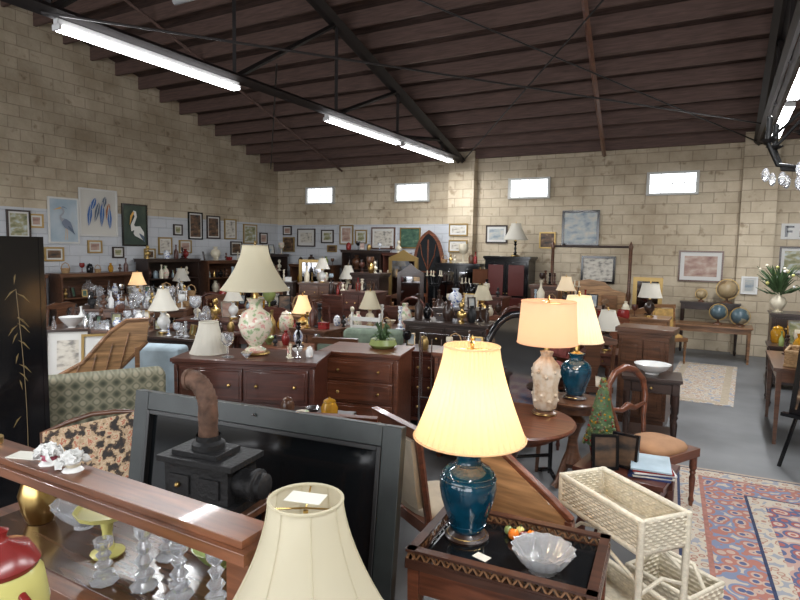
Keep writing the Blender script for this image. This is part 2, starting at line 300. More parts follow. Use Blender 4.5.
def cabinet(b,w,d,h,mat,door=None,cols=2):
    door=door or mat
    b.box(0,0,.08,w,d,h-.12,mat); b.box(0,0,0,w-.04,d-.04,.08,mat); b.box(0,0,h-.05,w+.08,d+.05,.05,mat); b.box(0,0,h-.08,w+.04,d+.03,.03,mat)
    for j in range(cols):
        dw=(w-.06)/cols-.01; cx=-(w-.06)/2+(w-.06)*(j+.5)/cols
        b.box(cx,-d/2-.01,.12,dw,.02,h-.24,mat); b.box(cx,-d/2-.022,.18,dw-.1,.01,(h-.36)*.5,door); b.box(cx,-d/2-.022,.22+(h-.36)*.5,dw-.1,.01,(h-.36)*.5-.04,door)
        b.ball(cx+(dw/2-.03)*(1 if j==0 else -1),-d/2-.03,h*.55,.013,brass,8)
def roundtable(b,R,h,mat):
    b.lathe([(.001,h-.05),(R-.04,h-.05),(R-.03,h-.03),(R,h-.025),(R+.005,h-.012),(R-.005,h),(.001,h)],mat,seg=48)
    b.lathe([(R*.7,h-.1),(R*.7,h-.05)],mat,seg=32); b.lathe([(.05,.18),(.08,.22),(.05,.3),(.035,.4),(.06,.5),(.09,.55),(.05,.6),(.08,h-.06)],mat,seg=16)
    for k in range(4):
        a=rad(45+90*k); c,s=math.cos(a),math.sin(a); q=R*.75
        b.tube([(c*.04,s*.04,.25),(c*q*.4,s*q*.4,.22),(c*q*.8,s*q*.8,.07),(c*q,s*q,.03)],[.035,.03,.025,.03],mat,8)
def dome(b,w,d,z,h,mat,n=20):
    pr=[]
    for i in range(7): t=i/6*math.pi/2; pr.append((math.cos(t)**.6 if i<6 else .001, math.sin(t)*h))
    pr=[(1,-.03)]+pr; vs=[];fs=[]
    for r,hh in pr:
        for i in range(n):
            a=2*math.pi*i/n; c,s=math.cos(a),math.sin(a); q=(abs(c)**3+abs(s)**3)**(-1/3)
            vs.append((r*w/2*c*q,r*d/2*s*q,z+hh))
    for j in range(len(pr)-1):
        for i in range(n): k=(i+1)%n; fs.append((j*n+i,j*n+k,(j+1)*n+k,(j+1)*n+i))
    b.add(vs,fs,mat,True)
def chair(b,wd,fab,style='splat'):
    w,d=.46,.42
    b.box(0,0,.38,w,d,.06,wd); dome(b,w-.04,d-.04,.45,.05,fab)
    for sx in (-1,1):
        leg(b,sx*(w/2-.03),-d/2+.03,.39,wd,.022)
        b.tube([(sx*(w/2-.03),d/2+.03,0),(sx*(w/2-.03),d/2-.02,.25),(sx*(w/2-.03),d/2-.02,.45)],[.015,.02,.022],wd,6)
    if style=='balloon':
        pts=[(-.14,.19,.44),(-.17,.22,.58),(-.225,.25,.74),(-.21,.27,.86),(-.12,.285,.94),(0,.29,.965),(.12,.285,.94),(.21,.27,.86),(.225,.25,.74),(.17,.22,.58),(.14,.19,.44)]
        b.tube(pts,[.018,.018,.022,.024,.026,.032,.026,.024,.022,.018,.018],wd,8)
        b.tube([(-.2,.235,.68),(-.08,.24,.655),(0,.245,.68),(.08,.24,.655),(.2,.235,.68)],[.015,.02,.03,.02,.015],wd,8)
    elif style=='uphol':
        for sx in (-1,1): b.tube([(sx*(w/2-.03),d/2-.02,.45),(sx*(w/2-.03),d/2+.06,.93)],.02,wd,6)
        b.box(0,d/2+.065,.9,w,.035,.06,wd,rx=-8); b.at(0,d/2+.01,.52,rx=-8); b.box(0,0,0,w-.1,.05,.37,fab); b.box(0,-.03,.03,w-.15,.03,.31,fab); b.pop()
    elif style=='ladder':
        for sx in (-1,1): b.tube([(sx*(w/2-.03),d/2-.02,.45),(sx*(w/2-.03),d/2+.05,.98)],.017,wd,6)
        for k in range(4): b.box(0,d/2+.0+.012*k,.54+.11*k,w-.07,.015,.055,wd)
    else:
        for sx in (-1,1): b.tube([(sx*(w/2-.03),d/2-.02,.45),(sx*(w/2-.02),d/2+.06,.92)],.018,wd,6)
        b.ext([(-w/2,.9),(w/2,.9),(w/2+.01,.95),(.1,.99),(0,.975),(-.1,.99),(-w/2-.01,.95)],d/2+.045,d/2+.075,wd)
        b.at(0,d/2+.0,.45,rx=-8); b.ext([(-.05,0),(.05,0),(.04,.12),(.08,.25),(.07,.4),(.1,.46),(-.1,.46),(-.07,.4),(-.08,.25),(-.04,.12)],0,.015,wd); b.pop()
def armchair(b,w,d,h,fab,wd):
    b.box(0,0,.12,w,d,.2,fab); b.box(0,-.04,.32,w-.26,d-.14,.14,fab); b.box(0,d/2-.09,.3,w-.06,.18,h-.3,fab,rx=-4)
    for sx in (-1,1):
        b.box(sx*(w/2-.07),-.02,.12,.14,d-.04,.4,fab); b.at(sx*(w/2-.07),0,.55,rx=90); b.lathe([(.001,-d/2+.03),(.075,-d/2+.03),(.08,0),(.075,d/2-.05),(.001,d/2-.05)],fab,seg=14); b.pop()
        for sy in (-1,1): b.lathe([(.018,0),(.03,.12)],wd,sx*(w/2-.06),sy*(d/2-.06),0,8)
def prof(kind,h):
    P={'urn':[(.001,0),(.22,0),(.24,.04),(.12,.1),(.3,.3),(.38,.5),(.3,.72),(.14,.82),(.13,.9),(.2,1)],
    'vase':[(.001,0),(.18,0),(.26,.2),(.3,.45),(.22,.7),(.1,.85),(.14,1)],
    'jar':[(.001,0),(.28,0),(.34,.15),(.36,.6),(.25,.8),(.27,.84),(.2,.92),(.05,.96),(.05,1),(.001,1.02)],
    'bowl':[(.001,0),(.35,0),(.3,.08),(.75,.5),(1.1,1),(1.05,1),(.7,.55),(.2,.2),(.001,.18)],
    'goblet':[(.001,0),(.25,0),(.25,.02),(.04,.06),(.035,.45),(.2,.55),(.27,.75),(.24,1),(.22,1),(.25,.75),(.15,.58),(.001,.53)],
    'bottle':[(.001,0),(.15,0),(.16,.05),(.16,.5),(.05,.7),(.05,.93),(.07,.95),(.07,1),(.001,1)],
    'stick':[(.001,0),(.22,0),(.24,.04),(.08,.1),(.12,.2),(.05,.3),(.09,.5),(.04,.65),(.12,.8),(.05,.86),(.1,.92),(.1,1),(.001,1)]}[kind]
    return [(r*h,z*h) for r,z in P]
def bust(b,x,y,h,mt):
    b.lathe([(.001,0),(.16*h,0),(.16*h,.05*h),(.08*h,.1*h),(.08*h,.2*h)],mt,x,y,0,12)
    b.lathe([(.001,.2*h),(.2*h,.24*h),(.25*h,.38*h),(.2*h,.48*h),(.08*h,.55*h),(.07*h,.64*h)],mt,x,y,0,14,sy=.6)
    b.ball(x,y,.79*h,.125*h,mt,12,sy=1.1,sz=1.35); b.box(x,y-.14*h,.76*h,.03*h,.05*h,.07*h,mt)
potsets={'mix':[white,cream,cob,red,greenc,gold,silver,walnut,amber,floral,black,dark,bluefab,mahog],'glass':[glass,frost,frost,glass,cob,white,silver,frost,glass,white,frost,glass],'stem':[frost,glass,frost],'dark':[black,dark,brass,mahog,walnut,red,cream,iron,dark,walnut],'white':[white,cream,cob,frost,silver,floral]}
ALLK=('urn','vase','jar','bowl','goblet','bottle','stick','box','frame','bust','basket','frame')
def clutter(b,w,d,n,ms='mix',hmax=.3,seed=1,kinds=ALLK,keep=()):
    R=random.Random(seed); mats=potsets[ms]; used=list(keep)
    for _ in range(n*6):
        if n<=0: break
        x,y=R.uniform(-w/2+.05,w/2-.05),R.uniform(-d/2+.05,d/2-.05); k=R.choice(kinds); h=R.uniform(.4,1)*hmax; mt=R.choice(mats)
        rr={'urn':.38,'vase':.3,'jar':.36,'bowl':.55,'goblet':.27,'bottle':.17,'stick':.24,'box':.35,'frame':.35,'bust':.26,'basket':.4}[k]*h
        if any((x-a)**2+(y-c)**2<(rr+q)**2 for a,c,q in used) or abs(x)+rr>w/2 or abs(y)+rr>d/2: continue
        used.append((x,y,rr)); n-=1
        if k=='box': b.box(x,y,0,h*.5,h*.35,h*.3,mt); b.box(x,y,h*.3,h*.53,h*.38,h*.06,mt); b.ball(x,y-h*.19,h*.27,.008,brass,6)
        elif k=='bust': bust(b,x,y,h,R.choice([cream,walnut,iron,brass]))
        elif k=='basket': b.lathe([(.001,0),(.3*h,0),(.38*h,.4*h),(.36*h,.4*h),(.28*h,.03),(.001,.03)],basket,x,y,0,14); b.tube([(x-.37*h,y,.4*h),(x-.25*h,y,.75*h),(x,y,.88*h),(x+.25*h,y,.75*h),(x+.37*h,y,.4*h)],.012*h/.3,basket,5)
        elif k=='frame':
            b.at(x,y,0,rz=R.uniform(-30,50),rx=-10); frame(b,h*.65,h*.9,.014,R.choice([gold,dark,silver,black]),pics[R.choice(list(pics))],0,z=0); b.pop()
        elif k=='bowl': b.lathe([(a*.5,c*.5) for a,c in prof('bowl',h)],mt,x,y,0,16)
        else: b.lathe(prof(k,h),mt,x,y,0,14)
def frame(b,w,h,fw,fm,pic,matw=0,mt=None,z=0,dp=.03):
    for sx in (-1,1): b.box(sx*(w/2-fw/2),0,z,fw,dp,h,fm)
    b.box(0,0,z,w-2*fw,dp,fw,fm); b.box(0,0,z+h-fw,w-2*fw,dp,fw,fm)
    b.box(0,dp*.2,z+fw,w-2*fw,dp*.5,h-2*fw,mt if matw else pic)
    if matw: b.box(0,-dp*.08,z+fw+matw,w-2*fw-2*matw,dp*.1,h-2*fw-2*matw,pic)
def addpt(o,z,en,r=.04,col=(1,.74,.46)):
    l=bpy.data.lights.new('bulb','POINT'); l.energy=en; l.color=col; l.shadow_soft_size=r
    q=bpy.data.objects.new('bulb',l); bpy.context.scene.collection.objects.link(q); q.parent=o; q.location=(0,0,z)
def lamp(name,x,y,z,H,rb,rt,sh,shm,basem,kind='urn',lit=0,pleat=None,bell=0,baseh=None,rz=0,seg=40,extra=None,bw=1):
    b=B(); bh=baseh or (H-sh-.06)
    b.lathe([(.001,0),(.3*bh*bw,0),(.32*bh*bw,.008),(.3*bh*bw,.02),(.001,.022)],brass if basem is not iron else iron,seg=24)
    if kind=='custom': extra(b,bh)
    else: b.lathe([(r*bw,q*(1-.02/bh*1)+.02) for r,q in prof(kind,bh)],basem,seg=28)
    b.tube([(0,0,bh),(0,0,H-.02)],.007,brass,6); b.lathe([(.02,0),(.02,.04),(.012,.06)],brass,0,0,bh,10)
    b.ball(0,0,bh+.1,.03,whsh if not lit else softlit,10)
    zt=H-.03; zb=zt-sh; pr=[]
    for i in range(9):
        t=i/8; r=rb+(rt-rb)*(t if not bell else 1-(1-t)**(1+bell)); pr.append((r,zb+sh*t))
    b.lathe(pr,shm,seg=pleat[0]*4 if pleat else seg,mod=pleat)
    b.ring(rb*(1+(pleat[1] if pleat else 0)),.004,zb,shm,seg=seg); b.ring(rt*(1+(pleat[1] if pleat else 0)),.004,zt,shm,seg=seg)
    for k in range(3): a=k*2.094; b.tube([(0,0,zt-.01),(rt*math.cos(a),rt*math.sin(a),zt-.005)],.002,brass,4)
    b.lathe([(.004,0),(.012,.012),(.004,.022),(.009,.032),(.001,.045)],brass,0,0,zt,10)
    o=b.obj(name,x,y,z,rz)
    if lit: addpt(o,zb+sh*.3,lit)
    return o
# ------------------------------------------------------------------ FOREGROUND
b=B()
b.box(-1.57,1.12,.08,1.3,.42,.76,railw); b.box(-1.57,1.12,.84,1.36,.46,.04,railw)
b.box(-1.57,.98,1.135,1.36,.13,.03,railw); b.box(-1.57,.98,1.165,1.32,.10,.02,railw); b.box(-1.57,1.0,1.10,1.28,.06,.035,railw)
for xx in (-2.2,-.95):
    b.box(xx,.99,.88,.07,.07,.24,railw); b.box(xx,.99,.88,.09,.09,.03,railw)
for k in range(3): b.box(-2.0+.43*k,.905,.14,.39,.012,.62,railw)
b.box(-1.57,1.12,.881,1.2,.36,.003,wood('table_top_veneer',(.08,.04,.022),.2))
b.obj('antique_sideboard',bev=.006,seg=2)
def shellflower(x,y,z,s):
    R=random.Random(int(x*100)); b=B(); b.lathe([(.001,0),(.03,0),(.02,.012),(.001,.015)],white,seg=12)
    for k in range(26):
        a=R.uniform(0,6.28); e=R.uniform(.1,1.3); rr=.03; px,py,pz=rr*math.cos(a)*math.cos(e),rr*math.sin(a)*math.cos(e),.016+rr*math.sin(e)
        b.at(px,py,pz,rx=R.uniform(-60,60),ry=R.uniform(-60,60)); b.lathe([(.001,0),(.008,.003),(.015,.012),(.014,.013),(.005,.005),(.001,.003)],white,seg=10,mod=(5,.15)); b.pop()
    b.ball(0,0,.025,.024,pink if s else cream,10); b.obj('shell_flower_ornament',x,y,z)
shellflower(-1.74,.98,1.185,1); shellflower(-1.63,.985,1.185,0)
b=B(); b.box(0,0,0,.1,.06,.002,paper); b.obj('price_tag',-1.86,.98,1.1855,20)
b=B(); b.lathe([(.001,0),(.045,0),(.05,.008),(.02,.02),(.014,.07),(.02,.11),(.03,.125),(.085,.135),(.092,.15),(.088,.15),(.08,.14),(.001,.14)],yel,seg=36,mod=(12,.02)); b.obj('cake_stand',-1.62,1.08,.886)
for i,(x,y,h) in enumerate(((-1.37,1.02,.19),(-1.25,1.04,.16),(-1.49,.98,.13),(-1.44,1.16,.17),(-1.12,1.05,.17))):
    b=B(); pr=[(.001,0),(.035,0),(.04,.006),(.018,.02),(.03,.04),(.012,.055),(.026,.075),(.012,.095),(.022,.115),(.010,.13),(.025,.15),(.028,.175),(.018,.18),(.016,.165),(.001,.16)]
    b.lathe([(r,z*h/.18) for r,z in pr],frost,seg=8); b.obj('crystal_candlestick',x,y,.886)
b=B(); b.lathe(prof('bowl',.07),greenc,seg=28); b.obj('green_bowl',-1.27,1.2,.886)
b=B(); b.lathe(prof('bowl',.09),frost,seg=28,mod=(14,.03)); b.obj('pressed_glass_bowl',-1.85,1.15,.886)
b=B(); b.lathe(prof('vase',.22),brass,seg=24); b.obj('brass_vase',-2.02,1.1,.886)
b=B(); b.tube([(0,0,0),(0,0,.3),(-.01,0,.42),(.02,0,.5),(.06,0,.5),(.08,0,.46)],.005,brass,6); b.disc(0,0,0,.04,brass); b.obj('brass_hook_stand',-2.08,.98,1.185)
b=B(); roundtable(b,.15,.93,dark); b.obj('pedestal_stand',-1.38,.62,0)
b=B(); b.lathe([(.001,0),(.07,0),(.085,.03),(.095,.1),(.085,.17),(.07,.19)],yel,seg=30); b.lathe([(.075,.188),(.08,.2),(.06,.235),(.02,.25),(.015,.262),(.02,.275),(.001,.285)],red,seg=30)
b.tube([(.085,0,.15),(.13,0,.13),(.13,0,.07),(.09,0,.05)],.009,red,8); b.obj('ceramic_canister',-1.38,.66,.93)
b=B(); roundtable(b,.19,.6,walnut); b.obj('lamp_stand_table',-.735,.95,0)
b=B(); b.lathe([(.001,0),(.08,0),(.085,.015),(.03,.04),(.05,.1),(.085,.2),(.07,.3),(.03,.38),(.02,.42)],cream,seg=28)
b.tube([(0,0,.42),(0,0,.69)],.006,brass,6)
pr=[]
for i in range(13): t=i/12; pr.append((.19+(.078-.19)*(1-(1-t)**1.55),.43+.285*t))
b.lathe(pr,ivsh,seg=64); b.ring(.19,.004,.43,ivsh); b.ring(.078,.004,.715,ivsh)
for k in range(8):
    a=k*math.pi/4; b.tube([((r+.001)*math.cos(a),(r+.001)*math.sin(a),z) for r,z in pr],.0016,ivsh,4)
for k in range(3): a=k*2.094; b.tube([(0,0,.695),(.077*math.cos(a),.077*math.sin(a),.71)],.002,brass,4)
b.box(.0,.0,.717,.08,.05,.0015,paper,rz=15)
b.obj('ivory_table_lamp',-.745,.95,.6)
b=B(); b.box(0,0,0,.4,.3,.03,walnut)
for xx in (-.17,.17):
    for yy in (-.12,.12): b.box(xx,yy,-.87,.04,.04,.87,walnut)
b.box(0,0,-.5,.38,.28,.02,walnut); b.obj('wooden_stand',-1.62,1.5,.87,5,bev=.003)
b=B(); b.box(0,0,0,.34,.2,.03,iron); b.box(0,0,.03,.28,.17,.13,iron); b.box(0,0,.16,.33,.2,.022,iron); b.box(-.02,0,.18,.2,.14,.02,iron)
b.lathe([(.06,0),(.06,.02),(.045,.03),(.045,.05)],iron,-.01,0,.2,20)
pp=[(-.01,0,.2),(-.01,0,.36),(-.015,0,.39),(-.035,0,.425),(-.06,0,.445),(-.09,0,.45)]
q=[]
for i in range(len(pp)-1):
    for t in range(4): q.append(tuple(Vector(pp[i]).lerp(Vector(pp[i+1]),t/4)))
q.append(pp[-1]); b.tube(q,[.034+.003*(i%2) for i in range(len(q))],rust,16)
b.tube([(-.085,0,.45),(-.1,0,.448)],.04,rust,16)
b.at(.2,-.02,.1,ry=90); b.lathe([(.001,-.06),(.05,-.06),(.05,0),(.058,.01),(.058,.025),(.045,.03),(.045,.05),(.03,.06),(.001,.06)],iron,seg=20); b.pop()
b.box(-.07,-.088,.05,.09,.01,.07,iron); b.box(.06,-.088,.05,.09,.01,.07,iron); b.ball(-.07,-.1,.085,.01,brass)
b.obj('cast_iron_stove',-1.62,1.5,.9,8,bev=.004,seg=2)
b=B(); W,H=1.42,1.14
frame(b,W,H,.085,grayframe,blackglass,dp=.05); frame(b,W-.17,H-.17,.02,M('frame_liner',(.015,.015,.015),.4),blackglass,z=.085,dp=.062)
b.tube([(-.012,-.03,H-.04),(0,-.034,H-.03),(.012,-.03,H-.04)],.004,silver,6)
b.obj('framed_blackboard',-1.77,1.78,0,6.5,rx=-8,bev=.006,seg=2)
b=B(); w,h=.48,.33
b.at(0,0,.63,rx=-30,ry=-12); b.box(0,0,0,w,.04,h,needle)
b.tube([(-w/2,0,0),(-w/2-.01,0,h),(-w/4,0,h+.03),(0,0,h+.045),(w/4,0,h+.03),(w/2+.01,0,h),(w/2,0,0)],.014,walnut,8,True)
b.pop()
for sx in (-1,1): b.tube([(sx*.2,.03,.67+.04*sx),(sx*.2,.03,.06)],.015,walnut,8); b.tube([(sx*.2,-.17,0),(sx*.2,-.02,.08),(sx*.2,.08,.08),(sx*.2,.22,0)],.016,walnut,8)
b.tube([(-.2,.03,.3),(.2,.03,.3)],.012,walnut,8); b.obj('needlepoint_fire_screen',-2.70,1.74,0,38)
b=B(); pts=[(0,0),(-.42,-.12),(-.84,0),(-1.26,-.12)]
dgold=M('dull_gold_paint',(.18,.125,.05),.5)
for i in range(3):
    (xa,ya),(xb,yb)=pts[i],pts[i+1]; a=math.degrees(math.atan2(yb-ya,xb-xa))+180
    b.at((xa+xb)/2,(ya+yb)/2,0,rz=a); b.box(0,0,.04,.43,.022,1.84,black)
    for sx in (-1,1): b.box(sx*.205,0,0,.025,.032,1.88,black)
    R=random.Random(i+3)
    for s in range(2):
        x=-.08+.15*s; p=[(x+.03*math.sin(z*2+s),-.0125,.5+z) for z in [k*.12 for k in range(10)]]; b.tube(p,.0018,dgold,4)
        for k in range(14):
            zz=R.uniform(.7,1.7); dx=R.uniform(-.07,.07); b.ribbon([(x,zz),(x+dx*.5,zz-.02),(x+dx,zz-.06)],[.001,.009,.001],-.0125,dgold)
    b.pop()
b.obj('black_folding_screen',-3.50,1.98,0,61)
b=B(); w,d,h=.68,.46,.70
traym=wood('tray_wood',(.055,.022,.013))
b.box(0,0,h-.03,w,d,.03,traym); b.box(0,0,h,w-.09,d-.09,.006,blackglass)
for (cx,cy,ln,rz) in ((0,-d/2+.02,w,0),(0,d/2-.02,w,180),(-w/2+.02,0,d,-90),(w/2-.02,0,d,90)):
    b.at(cx,cy,h,rz=rz); b.box(0,0,0,ln,.035,.008,traym); n=int(ln/.04)
    for k in range(n):
        x=-ln/2+ln*(k+.5)/n
        for sy in (-.011,.011): b.ext([(x-.02,.008),(x-.012,.008),(x+.004,.034),(x-.004,.034)],sy-.004,sy+.004,oak); b.ext([(x+.012,.008),(x+.02,.008),(x+.004,.034),(x-.004,.034)],sy-.004,sy+.004,oak)
    b.box(0,0,.034,ln,.035,.009,traym); b.pop()
b.box(0,-d/2+.03,h-.13,w-.06,.02,.1,redw); b.box(0,d/2-.03,h-.13,w-.06,.02,.1,redw); b.box(-w/2+.03,0,h-.13,.02,d-.06,.1,redw); b.box(w/2-.03,0,h-.13,.02,d-.06,.1,redw)
for sx in (-1,1):
    for sy in (-1,1): b.box(sx*(w/2-.03),sy*(d/2-.03),0,.045,.045,h-.03,redw,taper=.6)
b.box(0,0,.25,w-.08,d-.08,.02,redw)
b.obj('fretwork_tray_table',-.64,2.07,0,4)
def tealbody(b,bh):
    b.lathe([(.001,0),(.085,0),(.088,.01),(.07,.025),(.06,.035)],dark,seg=32)
    b.lathe([(.058,.03),(.065,.035),(.07,.05),(.085,.1),(.105,.16),(.114,.21),(.108,.25),(.085,.285),(.055,.30),(.048,.31),(.05,.335),(.065,.35),(.06,.355)],teal,seg=40)
    for z,r in ((.062,.074),(.245,.11),(.262,.102),(.3,.056)): b.ring(r,.0022,z,teal)
    b.lathe([(.05,.352),(.03,.36),(.015,.37)],brass,seg=20)
lamp('teal_porcelain_lamp',-.83,2.09,.706,.80,.215,.105,.36,goldsh,teal,'custom',lit=5,pleat=(44,.022),bell=.35,baseh=.37,extra=tealbody,bw=.7)
b=B(); b.lathe([(.001,0),(.05,0),(.045,.012),(.075,.03),(.105,.075),(.112,.085),(.102,.08),(.07,.037),(.001,.02)],frost,seg=60,mod=(15,.045)); b.obj('crystal_bowl',-.50,2.0,.706)
b=B()
for x,y,r,m in ((0,0,.022,orange),(.04,.01,.02,red),(.015,.04,.02,yel),(-.03,.03,.018,greenc),(.06,.04,.018,orange)): b.ball(x,y,r,r,m,14); b.tube([(x,y,2*r-.003),(x+.004,y,2*r+.01)],.0025,leaf,5)
b.obj('glass_fruit',-.66,2.16,.706)
b=B(); b.box(0,0,0,.06,.04,.0015,paper); b.obj('price_tag',-.72,1.97,.7065,-15)
b=B(); b.ext([(-.28,0),(.28,0),(.28,.66),(.18,.72),(-.22,.98),(-.28,.98)],-.012,.012,pine); b.tube([(-.28,0,.985),(-.2,0,.985),(.2,0,.73),(.29,0,.66)],.022,redw,6); b.box(-.28,0,0,.035,.04,.98,redw); b.box(.28,0,0,.035,.04,.66,redw)
b.obj('wooden_headboard',-.80,2.58,0,-8,bev=.003)
def wickbox(b,w,d,h,z0,mat,rows=8):
    b.box(0,0,z0,w-.02,d-.02,.01,mat)
    for sx in (-1,1): b.box(sx*(w/2-.004),0,z0,.004,d,h,mat)
    for sy in (-1,1): b.box(0,sy*(d/2-.004),z0,w,.004,h,mat)
    for r in range(rows):
        z=z0+h*(r+.5)/rows; pts=[]; n=int(w/.02); m=int(d/.02); o=.004
        for i in range(n): pts.append((-w/2+w*i/n,-d/2+(o if (i+r)%2 else -o),z))
        for i in range(m): pts.append((w/2+(o if (i+r)%2 else -o),-d/2+d*i/m,z))
        for i in range(n): pts.append((w/2-w*i/n,d/2+(o if (i+r)%2 else -o),z))
        for i in range(m): pts.append((-w/2+(o if (i+r)%2 else -o),d/2-d*i/m,z))
        b.tube(pts,h/rows*.55,mat,5,True)
    for z in (z0,z0+h): b.tube([(-w/2,-d/2,z),(w/2,-d/2,z),(w/2,d/2,z),(-w/2,d/2,z)],.015,mat,8,True)
b=B(); w,d=.52,.25
wickbox(b,w,d,.13,.63,wick,10); wickbox(b,w-.04,d-.02,.1,.22,wick,7)
for sx in (-1,1):
    for sy in (-1,1): b.tube([(sx*w/2,sy*d/2,.77),(sx*w/2,sy*d/2,0)],.015,wick,8)
    b.tube([(sx*w/2,-d/2,.45),(sx*w/2,0,.5),(sx*w/2,d/2,.45)],.009,wick,6)
for sy in (-1,1): b.tube([(-w/2,sy*d/2,.5),(0,sy*d/2,.58),(w/2,sy*d/2,.5)],.009,wick,6); b.tube([(-w/2,sy*d/2,.1),(w/2,sy*d/2,.1)],.009,wick,6)
b.obj('wicker_plant_stand',-.34,2.72,0,-40)
b=B(); wickbox(b,.34,.26,.24,.0,wick,10); b.tube([(-.17,0,.22),(-.1,0,.34),(.1,0,.34),(.17,0,.22)],.011,wick,8); b.obj('wicker_basket',-.12,3.1,.01,-30)
b=B(); table(b,.5,.42,.6,mahog); b.obj('side_table',-.42,3.55,0,-8,bev=.003)
b=B(); b.lathe([(.001,0),(.05,0),(.065,.07),(.058,.07),(.001,.06)],red,seg=20); b.tube([(0,0,.05),(0,0,.1)],.01,walnut)
R=random.Random(2); b.lathe([(.001,.08),(.085,.09),(.08,.15),(.05,.34),(.02,.46),(.001,.49)],leaf,seg=18)
bead=M('olive_beads',(.10,.115,.03),.3)
for k in range(480):
    t=R.random()**1.3; a=R.uniform(0,6.28); rr=.088*(1-t)+.008; b.ball(rr*math.cos(a),rr*math.sin(a),.09+.40*t,R.uniform(.007,.011),R.choice([leaf,bead,bead,leaf,amber,bead,walnut,red]),6)
b.obj('beaded_topiary_tree',-.58,3.6,.6)
for x,y,r_ in ((-.52,3.42,25),(-.43,3.5,-10)):
    b=B(); frame(b,.15,.2,.015,black,pics['dark']); b.tube([(0,.01,.15),(0,.07,.0)],.005,black,5); b.obj('photo_frame',x,y,.602,r_,rx=-8)
b=B()
for k in range(6): b.box(0,0,.009*k,.22-.005*(k%3),.28,.0085,[navyb,paper,navyb,white,red,bluefab][k],rz=(k*9)%14-6)
b.obj('magazine_stack',-.29,3.53,.60,10)
b=B(); chair(b,redw,tanfab,'balloon'); b.obj('balloon_back_chair',-.35,4.55,0,62)
for x,y,rz in ((-1.32,2.86,150),(-1.85,2.75,200)):
    b=B(); chair(b,redw,creamfab,'uphol'); b.obj('upholstered_dining_chair',x,y,0,rz)
b=B(); roundtable(b,.42,.74,redw); b.obj('round_pedestal_table',-1.17,3.66,0)
def figbody(b,bh):
    cc=ramp('patterned_cream_ceramic',[(.3,(.42,.28,.18)),(.45,(.56,.44,.31)),(.6,(.62,.53,.42))],'noise',22,.4)
    b.lathe([(.001,0),(.08,0),(.085,.015),(.06,.03)],walnut,seg=24)
    b.lathe([(.05,.03),(.075,.05),(.085,.12),(.08,.2),(.095,.28),(.085,.34),(.05,.38),(.035,.40),(.045,.43)],cc,seg=48,mod=(8,.05))
    for k in range(10): a=k*.628; b.ball(.088*math.cos(a),.088*math.sin(a),.27+.03*(k%2),.016,cc,8); b.ball(.08*math.cos(a+.3),.08*math.sin(a+.3),.1+.04*(k%2),.014,cc,8)
lamp('ceramic_drum_shade_lamp',-1.0,3.88,.742,.80,.20,.18,.28,warmsh,brass,'custom',lit=2.2,baseh=.44,extra=figbody,bw=.6)
b=B(); roundtable(b,.2,.72,walnut); b.obj('pedestal_side_table',-.93,4.5,0)
lamp('teal_porcelain_lamp',-.93,4.5,.722,.82,.19,.085,.34,palesh,teal,'custom',lit=2.2,pleat=(40,.015),baseh=.37,extra=tealbody,bw=.7)
b=B(); pts=[(.27*math.cos(a),0,.92+.43*math.sin(a)) for a in [k*math.pi/16 for k in range(32)]]
b.tube(pts,.03,black,8,True); b.at(0,.0,.92,rx=90); b.lathe([(.001,-.01),(.26,-.01),(.26,.01),(.001,.01)],dkmirror,seg=40,sy=1.6); b.pop()
for sx in (-1,1): b.tube([(sx*.33,0,0.05),(sx*.33,0,1.0)],.018,black,8); b.tube([(sx*.33,-.2,0),(sx*.33,0,.08),(sx*.33,.2,0)],.018,black,8); b.tube([(sx*.33,0,.92),(sx*.28,0,.92)],.01,brass,6)
b.tube([(-.33,0,.2),(.33,0,.2)],.015,black,8); b.obj('oval_cheval_mirror',-1.38,4.4,0,40)
# ------------------------------------------------------------------ MID-LEFT
FP=[]
b=B(); armchair(b,1.15,.74,1.0,plaid,walnut); b.obj('plaid_settee',-3.90,2.38,0,240,bev=.04,seg=3)
b=B(); b.ext([(-.42,.55),(-.05,.55),(.38,1.0),(.40,1.18),(.22,1.17),(.1,1.08),(-.12,.82),(-.3,.72),(-.42,.66)],-.015,.015,pine)
b.tube([(-.42,0,.66),(-.3,0,.73),(-.12,0,.83),(.1,0,1.09),(.22,0,1.18),(.40,0,1.19)],.022,oak,6); b.tube([(-.42,0,.55),(-.05,0,.55),(.38,0,1.0)],.02,oak,6)
for t in range(5): b.tube([(-.36+.13*t,-.02,.56+.1*max(0,t-2)),(-.28+.13*t,-.02,.72+.09*t)],.008,oak,5)
for xx in (-.35,.3): b.box(xx,0,0,.04,.04,.62 if xx<0 else .95,oak); b.box(xx,0,0,.05,.4,.04,oak)
b.obj('carved_wood_headboard',-4.62,3.05,0,50,bev=.004)
b=B(); table(b,1.3,.5,.5,walnut); b.obj('low_table',-5.5,3.2,0,55)
for i,(lx,ly,w,h) in enumerate(((-.38,0.05,.42,.52),(.08,.1,.4,.5),(.38,-.02,.36,.46))):
    x,y=loc(-5.5,3.2,55,lx,ly); b=B(); frame(b,w,h,.025,gold if i!=1 else dark,pics['sketch'],.08,whitep); b.tube([(0,.015,.35),(0,.12,.005)],.006,dark,5); b.obj('framed_print',x,y,.503,48,rx=-10)
b=B(); armchair(b,.75,.72,.92,bluefab,walnut); b.obj('blue_armchair',-4.72,3.85,0,200,bev=.04,seg=3)
BX,BY,BR=-3.24,3.46,24
b=B(); chest(b,1.1,.48,.98,3,mahog,2); b.obj('mahogany_buffet',BX,BY,0,BR,bev=.004)
x,y=loc(BX,BY,BR,.0,.04)
lamp('floral_urn_lamp',x,y,.98,.90,.27,.10,.35,ivsh,floral,'urn',bell=.6,baseh=.45,bw=.8)
